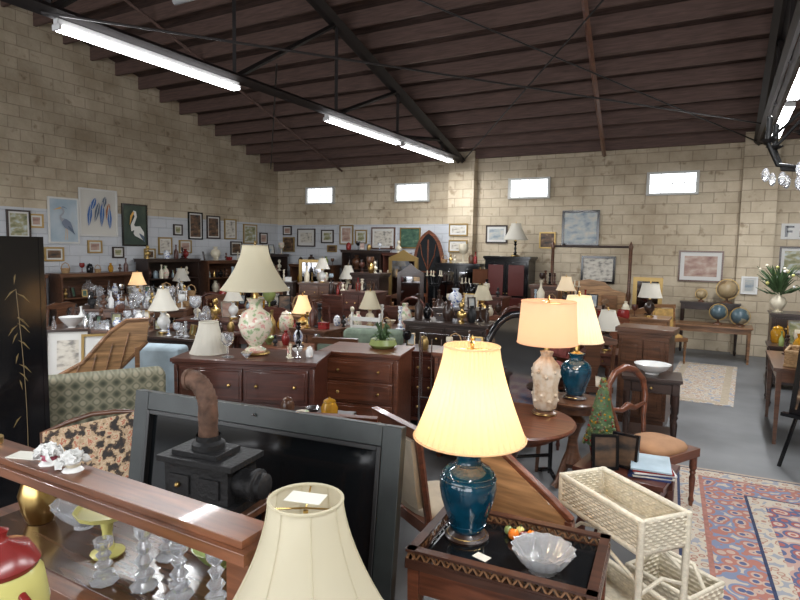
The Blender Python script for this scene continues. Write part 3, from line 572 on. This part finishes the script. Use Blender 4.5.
b=B(); pr=[(.15+(.075-.15)*(1-(1-i/8)**1.4),.25*i/8) for i in range(9)]; b.lathe(pr,whsh,seg=60,mod=(20,.02)); b.ring(.15,.005,.004,whsh); b.ring(.075,.004,.25,whsh); x,y=loc(BX,BY,BR,-.38,.02); b.obj('wrapped_lampshade',x,y,.981)
def setof(name,tx,ty,tz,rz,w,d,n,ms,hmax,seed,kinds=ALLK,keep=()):
    b=B(); clutter(b,w,d,n,ms,hmax,seed,kinds,keep); return b.obj(name,tx,ty,tz,rz)
x,y=loc(BX,BY,BR,-.1,-.14); setof('stemware',x,y,.981,BR,.34,.16,8,'stem',.2,3,('goblet','goblet','bowl'))
x,y=loc(BX,BY,BR,.38,0); setof('serving_wares',x,y,.981,BR,.3,.34,5,'white',.16,8,('bowl','jar','stick'))
b=B(); table(b,.5,.38,.72,dark,drawer=1); b.obj('accent_table',-2.34,3.05,0,15,bev=.003)
setof('ceramic_bowls',-2.34,3.05,.722,15,.44,.3,5,'mix',.16,12,('bowl','jar','bowl'))
DX,DY,DR=-2.74,4.38,14
b=B(); chest(b,.70,.48,.95,4,redw,1); b.obj('chest_of_drawers',DX,DY,0,DR,bev=.004)
b=B(); b.lathe([(.001,0),(.1,0),(.13,.03),(.11,.08),(.001,.07)],greenc,seg=20); R=random.Random(4)
for k in range(34):
    a=R.uniform(0,6.28); l=R.uniform(.05,.13); h=R.uniform(.1,.24); b.tube([(0,0,.06),(l*.6*math.cos(a),l*.6*math.sin(a),h),(l*math.cos(a),l*math.sin(a),h-.03)],[.003,.012,.001],leaf,4)
b.obj('potted_fern',DX+.1,DY+.1,.951)
b=B(); chest(b,.42,.4,.95,3,redw); b.obj('small_chest',-1.98,4.78,0,10,bev=.003)
setof('china_pieces',-1.98,4.78,.951,10,.36,.34,5,'white',.28,21)
F=[
 ('dining_table',-4.95,5.9,20,'t',(1.2,.75,.74),mahog,'mix',11,.36),
 ('dining_table',-4.3,7.0,5,'t',(1.3,.75,.74),walnut,'white',11,.34),
 ('console_table',-5.5,4.6,12,'t',(.9,.42,.8),dark,'glass',10,.3),
 ('dresser',-2.85,6.45,8,'c',(1.0,.48,.98),dark,'dark',9,.4),
 ('writing_desk',-4.15,5.0,10,'t',(.8,.45,.75),redw,'mix',7,.32),
 ('library_table',-6.45,7.35,15,'t',(1.4,.75,.76),oak,'mix',14,.4),
 ('glassware_table',-6.7,4.6,32,'t',(1.5,.7,.8),walnut,'glass',36,.3),
 ('glassware_table',-8.1,6.0,38,'t',(1.7,.7,.85),walnut,'glass',40,.34),
 ('buffet_table',-6.35,6.15,22,'t',(1.2,.6,.78),mahog,'glass',20,.34),
 ('drop_leaf_table',-7.7,8.3,20,'t',(1.4,.8,.76),mahog,'mix',16,.42),
 ('dresser',-5.7,8.7,10,'c',(1.1,.5,1.0),mahog,'dark',10,.42),
 ('display_table',-3.6,8.7,5,'t',(1.3,.8,.76),oak,'dark',16,.45),
 ('dresser',-1.95,7.7,0,'c',(1.0,.5,.9),redw,'mix',9,.42),
 ('display_table',-4.1,10.2,0,'t',(1.1,.7,.76),walnut,'dark',14,.5),
 ('display_table',-7.3,10.5,5,'t',(1.4,.7,.78),dark,'mix',16,.5),
 ('sideboard',-2.3,9.8,0,'c',(1.3,.5,.95),walnut,'mix',11,.45),
 ('end_table',-1.12,7.05,0,'t',(.55,.5,.7),mahog,None,0,0),
 ('end_table',-1.95,6.0,12,'t',(.6,.5,.72),dark,'mix',6,.34),
 ('sideboard',-9.0,9.7,60,'c',(1.3,.5,.95),dark,'mix',11,.45),
 ('display_table',-9.45,7.5,65,'t',(1.5,.65,.85),oak,'glass',26,.36),
 ('dresser',-.98,9.3,0,'c',(.7,.5,.9),oak,'dark',5,.4),
 ('tall_chest',-5.05,7.95,8,'c',(.6,.42,1.15),mahog,'dark',4,.32),
 ('tall_chest',-3.1,7.35,0,'c',(.6,.45,1.05),dark,'white',4,.34),
 ('tall_chest',-6.9,9.3,20,'c',(.8,.45,1.15),walnut,'mix',5,.38),
 ('vanity',-3.55,9.55,0,'c',(.7,.42,1.05),mahog,'dark',5,.4),
 ('plant_table',-5.6,5.35,25,'t',(.5,.4,.72),walnut,'mix',4,.35),
 ('lamp_table',-8.6,7.1,40,'t',(.6,.5,.8),dark,'glass',5,.35),
 ('tall_chest',-8.3,9.6,30,'c',(.7,.45,1.1),dark,'mix',5,.42),
 ('work_table',-1.3,8.5,0,'t',(.6,.5,.75),walnut,'dark',5,.4),
 ('accent_chest',-2.75,5.45,10,'c',(.5,.4,.8),mahog,'mix',3,.34),
 ('small_bureau',-4.35,5.75,0,'c',(.5,.36,.85),walnut,'dark',4,.34),
 ('nesting_table',-7.2,5.4,30,'t',(.5,.4,.7),mahog,'glass',6,.34),
]
lamps=[(-5.72,4.6,.801,.55,.17,.06,.24,whsh,white,0),(-4.75,5.98,.741,.5,.14,.06,.22,softlit,brass,1),(-4.35,7.0,.741,.52,.16,.07,.24,ivsh,cream,0),
 (-1.12,7.05,.701,.5,.17,.08,.22,whsh,dark,0),(-2.25,9.8,.951,.5,.16,.08,.22,palesh,dark,0),(-.9,9.3,.901,.52,.17,.12,.2,whsh,dark,0),
 (-7.5,8.4,.761,.55,.17,.08,.22,softlit,gold,1),(-9.4,7.0,.851,.5,.16,.08,.22,softlit,gold,1),(-9.4,8.0,.851,.55,.17,.07,.24,whsh,white,0),(-7.1,10.5,.781,.7,.2,.08,.28,whsh,cream,0),(-6.2,6.2,.781,.5,.14,.06,.2,whsh,white,0),
 (-3.3,8.7,.761,.55,.16,.08,.22,ivsh,brass,0),(-8.95,9.6,.951,.6,.18,.08,.26,whsh,cob,0),(-3.95,10.25,.761,.75,.14,.14,.25,brsh,dark,0),(-6.9,9.3,1.15,.5,.15,.07,.2,whsh,white,0)]
for i,(nm,x,y,rz,k,dm,mt,ms,n,hm) in enumerate(F):
    b=B(); (table(b,*dm,mt,drawer=i%3) if k=='t' else chest(b,*dm,3 if dm[2]<1.1 else 4,mt,2)); b.obj(nm,x,y,0,rz,bev=.003); FP.append((x,y,rz,dm[0],dm[1]))
    keep=[]
    for l in lamps:
        u,v=inv(x,y,rz,l[0],l[1])
        if abs(u)<dm[0]/2 and abs(v)<dm[1]/2: keep.append((u,v,l[4]*.8))
    if ms: setof({'glass':'glassware','mix':'assorted_ceramics','white':'china_set','dark':'curios'}[ms],x,y,dm[2]+.001,rz,dm[0]-.05,dm[1]-.05,n,ms,hm,40+i,keep=keep)
for l in lamps: lamp('table_lamp',*l[:8],l[8],'urn',lit=l[9],bell=.3,seg=24,bw=.8)
for f in [(BX,BY,24,1.1,.5),(DX,DY,14,.75,.5),(-1.98,4.78,10,.45,.45),(-4.72,3.85,20,.75,.75),(-1.38,4.4,40,.7,.3),(-.93,4.5,0,.4,.4),(-.5,5.72,5,.5,.45),(-.66,6.75,0,.5,.35),(-2.2,5.25,10,.85,.3),(-3.4,5.75,0,.75,.75),(-5.95,10.9,0,.7,.4),(-5.0,9.45,15,.5,.4),(-8.4,10.9,20,.6,.4),(-5.0,11.75,5,1,.5),(-6.15,9.9,5,.6,.5),(-2.95,11.2,5,.5,.5)]: FP.append(f)
for x,y in ((-5.3,11.1),(-4.5,11.1),(-6.7,11.3),(-2.45,11.0)): FP.append((x,y,0,.3,.3))
def settle(x,y,r=.33,mx=9):
    x0,y0=x,y
    for _ in range(60):
        mv=False
        for (tx,ty,rz,w,d) in FP:
            u,v=inv(tx,ty,rz,x,y); cu,cv=max(-w/2,min(w/2,u)),max(-d/2,min(d/2,v)); du,dv=u-cu,v-cv; l=math.hypot(du,dv)
            if l<r:
                if l<1e-3: nu,nv=u,(d/2+r+.01)*(1 if v>0 else -1)
                else: nu,nv=cu+du/l*(r+.01),cv+dv/l*(r+.01)
                x,y=loc(tx,ty,rz,nu,nv); mv=True
        if not mv: return (x,y) if math.hypot(x-x0,y-y0)<mx else None
    return None
CH=[(-3.45,4.9,200,greenfab,walnut,'uphol'),(-3.45,7.6,100,creamfab,mahog,'splat'),(-4.2,6.2,10,whitep,whitep,'ladder'),(-5.5,6.6,180,creamfab,mahog,'splat'),(-2.4,7.0,20,tanfab,redw,'splat'),(-2.7,8.5,40,creamfab,mahog,'balloon'),(-4.3,7.8,185,tanfab,mahog,'splat'),(-5.9,8.0,190,creamfab,walnut,'splat'),(-6.5,8.4,160,tanfab,mahog,'ladder'),(-3.0,9.3,180,creamfab,dark,'splat'),(-6.0,5.3,30,creamfab,dark,'balloon'),(-1.3,7.9,30,tanfab,redw,'splat'),(-4.9,4.5,170,whitep,whitep,'ladder'),(-7.3,7.3,60,creamfab,walnut,'splat'),(-5.9,10.0,180,tanfab,dark,'splat'),(-2.3,6.5,160,creamfab,dark,'uphol'),(-1.45,5.5,100,tanfab,mahog,'splat'),(-1.2,6.4,200,creamfab,walnut,'splat'),(-7.4,5.3,40,creamfab,dark,'splat'),(-4.9,9.4,10,tanfab,mahog,'balloon'),(-1.7,8.9,20,creamfab,oak,'ladder'),(-8.1,8.9,200,tanfab,dark,'splat'),(-3.6,6.2,30,whitep,whitep,'ladder'),(-5.0,7.2,60,tanfab,mahog,'splat')]
R=random.Random(77)
for _ in range(90): CH.append((R.uniform(-8.6,-1.2),R.uniform(4.9,11.0),R.uniform(0,360),R.choice([creamfab,tanfab,roseup,greenfab,dark]),R.choice([mahog,dark,walnut,redw,oak]),R.choice(['splat','ladder','balloon','uphol','splat'])))
for i,(x,y,rz,fb,wd,st) in enumerate(CH):
    q=settle(x,y,.33 if i<24 else .31,1.2 if i<24 else .5)
    if q and q[0]<-1.0 and q[1]<11.2: b=B(); chair(b,wd,fb,st); b.obj('dining_chair',q[0],q[1],0,rz); FP.append((q[0],q[1],rz,.46,.5))
b=B(); armchair(b,.72,.72,.95,greenfab,walnut); b.obj('green_armchair',-3.45,5.75,0,200,bev=.04,seg=3)
b=B()
for k in range(9): b.tube([(-.4+.1*k,0,.35),(-.4+.1*k,0,.95)],.006,silver,6)
b.tube([(-.42,0,0),(-.42,0,1.0),(.42,0,1.0),(.42,0,0)],.014,silver,8); b.tube([(-.42,0,.35),(.42,0,.35)],.01,silver,8); b.tube([(-.4,0,0),(-.4,.2,0)],.012,silver); b.tube([(.4,0,0),(.4,.2,0)],.012,silver); b.obj('metal_headboard',-2.2,5.25,0,10)
def tallmirror(x,y,rz,w,h,fm,top=0):
    b=B(); frame(b,w,h,.07,fm,dkmirror,0,z=.05,dp=.05)
    if top: b.ext([(-w/2,h+.05),(w/2,h+.05),(w/4,h+.12),(0,h+.22),(-w/4,h+.12)],-.02,.02,fm)
    for sx in (-1,1): b.box(sx*w*.4,0,0,.06,.4,.05,fm)
    b.obj('standing_mirror',x,y,0,rz)
tallmirror(-5.95,10.9,0,.7,1.6,gold,1); tallmirror(-5.0,9.45,15,.5,1.35,dark,1); tallmirror(-8.4,10.9,20,.6,1.5,gold,0)
for x,y,w,h,mt,dr in ((-5.0,11.75,.95,1.55,black,dkmirror),(-6.15,9.9,.6,1.35,dark,walnut),(-2.95,11.2,.5,1.2,walnut,mahog)):
    b=B(); cabinet(b,w,.45,h,mt,dr); b.obj('tall_cabinet',x,y,0,5,bev=.004); setof('curios',x,y,h+.001,5,w-.05,.4,6,'dark',.42,int(h*100))
b=B(); table(b,.5,.42,.74,dark,drawer=1); b.box(0,0,.2,.4,.34,.02,dark); b.obj('nightstand',-.5,5.72,0,5,bev=.003)
b=B(); b.lathe([(.001,0),(.06,0),(.06,.015),(.13,.05),(.16,.095),(.152,.095),(.12,.055),(.001,.03)],white,seg=32); b.obj('white_bowl',-.5,5.72,.742)
b=B(); cabinet(b,.5,.35,1.05,walnut); b.obj('small_cabinet',-.66,6.75,0,-5,bev=.003)
b=B(); table(b,1.25,.6,.62,oak,turned=False,ap=.08); b.obj('pine_table',-.1,11.5,0)
b=B(); chair(b,oak,goldfab,'uphol'); b.obj('gold_upholstered_chair',-.72,10.75,0,30)
def globe(x,y,z,r,mt,sth):
    b=B(); b.lathe([(.001,0),(r*.6,0),(r*.55,.02),(.02,.04),(.02,sth)],walnut,seg=20)
    b.ball(0,0,sth+r*1.02,r,mt,28); b.ring(r*1.08,.006,sth+r*1.02,brass,seg=36,plane='xz'); b.obj('desk_globe',x,y,z)
glb=ramp('globe_blue',[(.4,(.07,.11,.13)),(.5,(.08,.14,.16)),(.52,(.3,.27,.19)),(.7,(.4,.34,.23))],'noise',5,.3,True); gla=ramp('globe_antique',[(.4,(.36,.27,.15)),(.5,(.42,.3,.17)),(.52,(.24,.16,.08)),(.7,(.33,.2,.1))],'noise',5,.3,True)
b=B(); table(b,1.0,.26,.95,dark); b.obj('hall_table',-.15,12.2,0)
globe(.12,12.2,.951,.17,gla,.08); globe(-.3,12.2,.951,.09,gla,.05); globe(.0,11.55,.622,.13,glb,.08); globe(.33,11.5,.622,.14,glb,.02)
tallmirror(-1.15,11.4,0,.5,1.35,gold,0)
b=B()
for sx in (-1,1): b.lathe([(.04,0),(.05,.1),(.035,.2),(.045,.6),(.03,.9),(.05,1.0),(.03,1.1),(.035,1.9),(.05,1.95),(.03,2.0),(.001,2.06)],walnut,sx*.75,0,0,12)
b.tube([(-.75,0,1.95),(.75,0,1.95)],.025,dark,8); b.ext([(-.7,.55),(.7,.55),(.7,1.05),(.45,1.12),(.3,1.25),(0,1.3),(-.3,1.25),(-.45,1.12),(-.7,1.05)],-.02,.02,pine)
b.box(0,-.25,.5,1.45,.5,.05,oak); b.box(-.7,-.47,0,.05,.05,.5,oak); b.box(.7,-.47,0,.05,.05,.5,oak)
for sx in (-1,1): b.box(sx*.4,-.03,.75,.3,.02,.25,oak)
b.obj('poster_bed_headboard',-2.3,12.0,0,bev=.004)
b=B(); cabinet(b,.95,.5,1.72,black,M('red_lacquer',(.075,.010,.007),.4)); b.obj('red_panel_armoire',-3.95,12.0,0,bev=.004)
lamp('table_lamp',-3.85,12.0,1.721,.72,.26,.1,.34,whsh,black,'stick',bell=.3)
b=B()
o=[(-.42,0),(.42,0),(.42,1.3)]+[(.42*math.cos(t)**.8,1.3+.95*math.sin(t)**.9*(t/1.5708)**.2) for t in [k*math.pi/2/8 for k in range(1,8)]]+[(0,2.28)]
o+= [(-x,z) for x,z in o[::-1][1:-2]]+[(-.42,1.3)]
b.ext([(x,z) for x,z in o],0,.05,redw); b.ext([(x*.80,.08+z*.93) for x,z in o],-.012,0,blackglass)
b.box(0,-.02,.06,.03,.03,2.0,redw); b.box(0,-.02,1.3,.7,.03,.03,redw)
for sx in (-1,1): b.tube([(0,-.02,1.35),(sx*.16,-.02,1.7),(sx*.2,-.02,1.95)],.012,redw,5)
b.obj('gothic_arch_mirror',-5.95,12.1,0)
def hutch(name,x,y,rz,w,d,h,mt,ms,seed,sh=4,top=True):
    b=B(); b.box(0,d/2-.01,0,w,.02,h,mt); b.box(-w/2,0,0,.03,d,h,mt); b.box(w/2,0,0,.03,d,h,mt); b.box(0,0,h-.03,w+.08,d+.04,.05,mt); b.box(0,0,h+.02,w+.12,d+.06,.02,mt)
    for k in range(sh):
        z=.05+(h-.1)*k/sh; b.box(0,0,z,w,d-.02,.025,mt); b.at(0,-.02,z+.025); clutter(b,w-.08,d-.06,int(w*10),ms,(h/sh)*.8,seed+k); b.pop()
    if top: b.at(0,0,h+.04); clutter(b,w,d,int(w*5),'mix',.34,seed+9); b.pop()
    b.obj(name,x,y,0,rz)
hutch('display_bookcase',-7.75,12.2,0,1.1,.38,1.75,dark,'dark',60); hutch('display_bookcase',-9.3,12.2,0,1.3,.38,1.35,walnut,'mix',70,3); hutch('display_bookcase',-6.85,12.2,0,.5,.38,1.7,mahog,'mix',80)
hutch('display_bookcase',-10.5,8.6,90,1.3,.38,1.5,dark,'mix',90); hutch('display_bookcase',-10.5,10.2,90,1.3,.38,1.45,walnut,'dark',95); hutch('display_bookcase',-10.5,6.9,90,1.5,.38,1.25,walnut,'glass',99,3)
hutch('display_bookcase',-10.5,5.1,90,1.5,.38,1.25,walnut,'glass',120,3); hutch('display_bookcase',-10.45,11.7,90,1.1,.38,1.6,dark,'dark',130)
for x,y,h in ((-5.3,11.1,1.5),(-4.5,11.1,1.35),(-6.7,11.3,1.45),(-2.45,11.0,1.4)):
    b=B(); b.lathe([(.001,0),(.15,0),(.16,.03),(.03,.08),(.02,h*.4),(.05,h*.45),(.02,h*.5),(.02,h*.72),(.1,h*.75)],iron,seg=14)
    for k in range(5):
        a=k*1.2566; b.tube([(0,0,h*.7),(.12*math.cos(a),.12*math.sin(a),h*.72),(.16*math.cos(a),.16*math.sin(a),h*.85)],.01,iron,5); b.lathe([(.03,0),(.035,.02),(.012,.02),(.012,.12),(.001,.12)],cream,.16*math.cos(a),.16*math.sin(a),h*.85,8)
    b.obj('iron_candelabra',x,y,0)
# wall pictures
def wallpic(x,z0,z1,w,pic,fm,side='b',y=None,matw=.05,fw=.03,extra=None):
    b=B(); h=z1-z0; frame(b,w,h,fw,fm,pics[pic] if isinstance(pic,str) else pic,matw,whitep)
    if extra: extra(b,w,h)
    if side=='b': b.obj('framed_picture',x,y or Y1-.02,z0)
    else: b.obj('framed_picture',X0+.02,x,z0,90)
for x,z0,z1,w,pc,fm,mw in [(-2.62,1.97,2.70,.76,'sea',black,.0),(-2.23,1.2,1.76,.68,'sketch',black,.0),(-.35,1.31,1.9,.76,'rose',walnut,.07),(-4.45,2.0,2.4,.5,'sea',dark,.05),(-6.64,1.85,2.35,.56,'green',gold,0),(-7.4,1.82,2.36,.68,'sketch',walnut,.06),(-8.5,1.92,2.42,.42,'rose',gold,.05),(-9.8,1.85,2.33,.6,'sketch',dark,.08),(-9.1,1.95,2.3,.4,'land',dark,.05),(-8.95,1.72,1.9,.3,'dark',gold,0),(-10.4,1.7,2.1,.4,'dark',gold,0),(-8.05,1.95,2.3,.35,'land',gold,.04),(-10.45,2.15,2.4,.3,'rose',dark,.03),(.46,1.13,1.45,.26,'sea',white,.03),(1.2,1.5,2.0,.6,'land',dark,.05),(-3.3,1.9,2.25,.35,'dark',gold,0)]:
    wallpic(x,z0,z1,w,pc,fm,matw=mw,y=Y1-.26 if x==.46 else None,fw=.045 if fm is black else .03)
for z0,z1 in ((2.15,2.43),(1.78,2.06)): wallpic(-5.28,z0,z1,.46,'sketch',gold,y=Y1-.25,matw=.04)
slate=M('heron_slate',(.09,.12,.17),.7); sky=ramp('poster_sky',[(.35,(.30,.38,.44)),(.55,(.42,.48,.52)),(.7,(.48,.48,.44))],'noise',2,.7); beak=M('beak',(.7,.38,.08),.6); dkg=ramp('poster_swamp',[(.3,(.015,.03,.025)),(.55,(.04,.06,.04)),(.75,(.08,.10,.06))],'noise',3,.6)
fblue=M('feather_blue',(.04,.12,.32),.7); frust=M('feather_rust',(.35,.14,.05),.7); plum=M('plumage_white',(.7,.69,.64),.7)
def heron(body,neck,flip=1):
    def f(b,w,h):
        def S(p): return [(x*w*flip,z*h) for x,z in p]
        Y=-.0165
        b.ribbon(S([(.02,.08),(.03,.2),(.05,.34)]),[.012*w]*3,Y,beak); b.ribbon(S([(.09,.08),(.09,.2),(.08,.34)]),[.012*w]*3,Y,beak)
        b.ribbon(S([(.30,.24),(.2,.33),(.1,.41),(0,.48),(-.07,.53)]),[.02*w,.16*w,.27*w,.22*w,.08*w],Y-.0004,body)
        b.ribbon(S([(.34,.2),(.24,.29),(.12,.38)]),[.01*w,.08*w,.03*w],Y-.0008,slate)
        b.ribbon(S([(-.04,.5),(-.12,.55),(-.12,.6),(-.04,.65),(-.01,.7),(-.05,.76),(-.12,.775)]),[.13*w,.08*w,.06*w,.055*w,.055*w,.07*w,.05*w],Y-.0008,neck)
        b.ribbon(S([(-.10,.775),(-.2,.755),(-.34,.72)]),[.05*w,.035*w,.004*w],Y-.001,beak)
        b.ribbon(S([(-.06,.795),(.02,.79),(.1,.76)]),[.02*w,.018*w,.003*w],Y-.001,slate)
    return f
wallpic(6.5,1.83,2.68,.58,sky,whitep,'l',matw=0,extra=heron(M('heron_grey',(.17,.20,.26),.7),M('heron_neck',(.32,.33,.35),.7)))
def pelican(b,w,h):
    def S(p): return [(x*w,z*h) for x,z in p]
    b.ribbon(S([(.32,.15),(.22,.27),(.08,.36),(-.05,.38)]),[.05*w,.3*w,.4*w,.25*w],-.0175,plum)
    b.ribbon(S([(-.05,.38),(-.12,.5),(-.05,.6),(.02,.7),(-.02,.8),(-.08,.82)]),[.25*w,.13*w,.1*w,.09*w,.12*w,.08*w],-.018,plum)
    b.ribbon(S([(-.06,.81),(-.16,.7),(-.22,.5)]),[.07*w,.08*w,.01*w],-.0185,beak)
    b.ribbon(S([(.36,.1),(.28,.22),(.15,.3)]),[.02*w,.12*w,.03*w],-.0182,slate)
wallpic(8.0,1.80,2.67,.6,dkg,black,'l',matw=.0,extra=pelican)
def feathers(b,w,h):
    for k,(x,z,a,l) in enumerate(((-.28,.2,75,.5),(-.12,.3,60,.5),(.05,.2,80,.55),(.2,.35,70,.4),(-.2,.55,50,.35),(.1,.6,60,.3),(.28,.15,95,.5))):
        c,s_=math.cos(rad(a)),math.sin(rad(a)); pts=[((x+c*l*t*.5)*w,(z+s_*l*t)*h) for t in (0,.2,.5,.8,1)]
        b.ribbon(pts,[.01*w,.07*w,.12*w,.08*w,.005*w],-.0165-.0003*k,[fblue,slate,fblue,frust,fblue,slate,fblue][k]); b.ribbon(pts,[.01*w]*5,-.0195,plum)
wallpic(7.2,1.98,2.9,.8,M('poster_cream',(.54,.52,.47),.7),whitep,'l',matw=0,extra=feathers)
for x,z0,z1,w,pc,fm in [(8.75,1.62,2.0,.36,'sketch',gold),(9.6,1.97,2.6,.42,'dark',black),(10.15,2.0,2.55,.42,'dark',dark),(10.7,2.0,2.5,.4,'sketch',gold),(6.3,1.5,1.76,.36,'dark',gold),(7.1,1.65,1.9,.3,'rose',gold),(9.1,2.05,2.3,.25,'land',dark),(11.4,1.9,2.4,.5,'land',gold),(11.9,1.9,2.2,.3,'rose',dark),(9.3,1.65,1.95,.35,'rose',gold),(5.7,1.9,2.4,.4,'land',dark),(7.6,1.55,1.78,.26,'land',dark),(10.9,1.6,1.95,.4,'dark',dark),(8.35,1.5,1.75,.28,'dark',gold),(6.0,2.1,2.35,.25,'rose',gold)]:
    wallpic(x,z0,z1,w,pc,fm,'l',matw=.03)
b=B(); b.box(0,0,0,.8,.02,.28,whitep)
for x in (-.32,-.1,.12): b.box(x,-.012,.04,.045,.006,.2,black); b.box(x+.06,-.012,.205,.11,.006,.035,black); b.box(x+.05,-.012,.12,.08,.006,.035,black)
b.obj('wall_sign',1.30,Y1-.02,2.13)
b=B(); w,d=.85,2.9
b.box(0,0,0,w,d,.008,rugc); b.box(0,0,.008,w-.12,d-.12,.001,M('rug_tan',(.36,.30,.22),.95,nz=(30,.15))); b.box(0,0,.009,w-.3,d-.3,.001,rugc); b.obj('runner_rug',-.15,9.45,.0,-2)
b=B(); w,d=2.4,3.9
navy=M('rug_navy',(.025,.035,.08),.95,nz=(40,.3)); beige=M('rug_beige',(.37,.30,.24),.95,nz=(40,.15)); rose=M('rug_rose',(.31,.14,.11),.95,nz=(30,.2))
for k,(ins,mt) in enumerate(((0,beige),(.04,navy),(.06,rugc),(.2,rose),(.23,rugb),(.5,navy),(.52,rugc),(.62,rugf))): b.box(0,0,.002+.0012*k,w-2*ins,d-2*ins,.004,mt)
z=.0145
b.add([(-.5,0,z),(0,-.9,z),(.5,0,z),(0,.9,z)],[(0,1,2,3)],rugb); b.add([(0,-.5,z+.001),(.28,0,z+.001),(0,.5,z+.001),(-.28,0,z+.001)],[(0,1,2,3)],navy); b.add([(0,-.3,z+.002),(.17,0,z+.002),(0,.3,z+.002),(-.17,0,z+.002)],[(0,1,2,3)],rose)
b.obj('persian_rug',1.05,3.65,0,4)
# right side
b=B(); table(b,.9,1.2,.76,walnut,turned=False); b.obj('farm_table',.95,7.2,0)
b=B(); wickbox(b,.42,.3,.14,0,basket,7); b.tube([(-.2,0,.13),(-.12,0,.3),(.12,0,.3),(.2,0,.13)],.01,basket,8); b.obj('wicker_basket',.78,6.9,.775,80)
setof('assorted_ceramics',1.0,7.45,.761,0,.8,.6,10,'mix',.34,200)
b=B(); chest(b,1.3,.5,1.05,3,dark,2); b.obj('dresser',1.3,9.7,0)
b=B(); table(b,.8,.5,.75,dark); b.obj('writing_table',.95,8.5,0); setof('curios',.95,8.5,.751,0,.75,.45,8,'mix',.36,210)
b=B()
for sx in (-1,1): b.tube([(sx*.28,-.15,0),(sx*.05,0,1.25)],.018,black,6)
b.tube([(0,.35,0),(0,.02,1.25)],.018,black,6); b.box(0,-.12,.45,.6,.06,.03,black); b.at(0,-.1,.48,rx=-10); frame(b,.5,.62,.04,black,pics['dark']); b.pop(); b.obj('display_easel',.86,5.95,0,-30)
for x,y in ((.72,9.6),(1.2,9.7)):
    b=B(); b.lathe(prof('urn',.28),cream if x<1 else red,seg=20); R=random.Random(int(x*10))
    for k in range(110):
        a=R.uniform(0,6.28); l=R.uniform(.05,.32); h=R.uniform(.3,.66); b.tube([(0,0,.25),(l*.5*math.cos(a),l*.5*math.sin(a),h*.8),(l*math.cos(a),l*math.sin(a),h)],[.003,.012,.003],leaf,4)
        if k%6==0: b.ball(l*math.cos(a),l*math.sin(a),h,R.uniform(.018,.026),R.choice([white,cream,yel]),7)
    b.obj('flower_arrangement',x,y,1.051)
def chandelier(x,y,z,s,mt,top):
    b=B(); b.lathe([(.001,-.25),(.03,-.2),(.015,-.1),(.05,-.02),(.02,.1),(.04,.2),(.01,.3)],mt,seg=12); b.tube([(0,0,.28),(0,0,(top-z)/s)],.008,mt,5)
    for k in range(8):
        a=k*math.pi/4+.2; c,q=math.cos(a),math.sin(a); b.tube([(0,0,0),(.12*c,.12*q,-.1),(.25*c,.25*q,-.08),(.3*c,.3*q,.03)],.012,mt,6)
        b.lathe([(.02,0),(.045,.015),(.014,.02),(.014,.13),(.001,.14)],mt,.3*c,.3*q,.03,8)
        for t in range(4): b.ball(.3*c*(1-.25*t),.3*q*(1-.25*t),-.13-.02*t,.018,frost,6,sz=2)
        b.tube([(.3*c,.3*q,.04),(.2*c,.2*q,.14),(.1*c,.1*q,.24),(0,0,.28)],.008,mt,5)
    o=b.obj('chandelier',x,y,z); o.scale=(s,s,s)
chandelier(.58,4.5,2.52,1.25,blackm,roofz(4.5)-.25)
# ------------------------------------------------------------------ light
w=bpy.data.worlds.new('World'); bpy.context.scene.world=w; w.use_nodes=True; w.node_tree.nodes['Background'].inputs[0].default_value=(.8,.88,1,1); w.node_tree.nodes['Background'].inputs[1].default_value=1.0
l=bpy.data.lights.new('storefront_daylight','AREA'); l.shape='RECTANGLE'; l.size=13; l.size_y=2.8; l.energy=520; l.color=(.97,.98,1)
lo=bpy.data.objects.new('storefront_daylight',l); bpy.context.scene.collection.objects.link(lo); lo.location=(-2.15,Y0+.1,1.95); lo.rotation_euler=(rad(90),0,0)
cam=bpy.data.cameras.new('camera'); cam.sensor_width=36; cam.lens=26.1; cam.clip_start=.05
co=bpy.data.objects.new('camera',cam); bpy.context.scene.collection.objects.link(co)
Rm=Matrix.Rotation(rad(28.9),3,'Z')@Matrix.Rotation(rad(90-5.1),3,'X')@Matrix.Rotation(rad(1),3,'Z')
co.location=(0,0,1.85); co.rotation_euler=Rm.to_euler(); bpy.context.scene.camera=co
bpy.context.scene.view_settings.view_transform='Standard'; bpy.context.scene.view_settings.exposure=.22
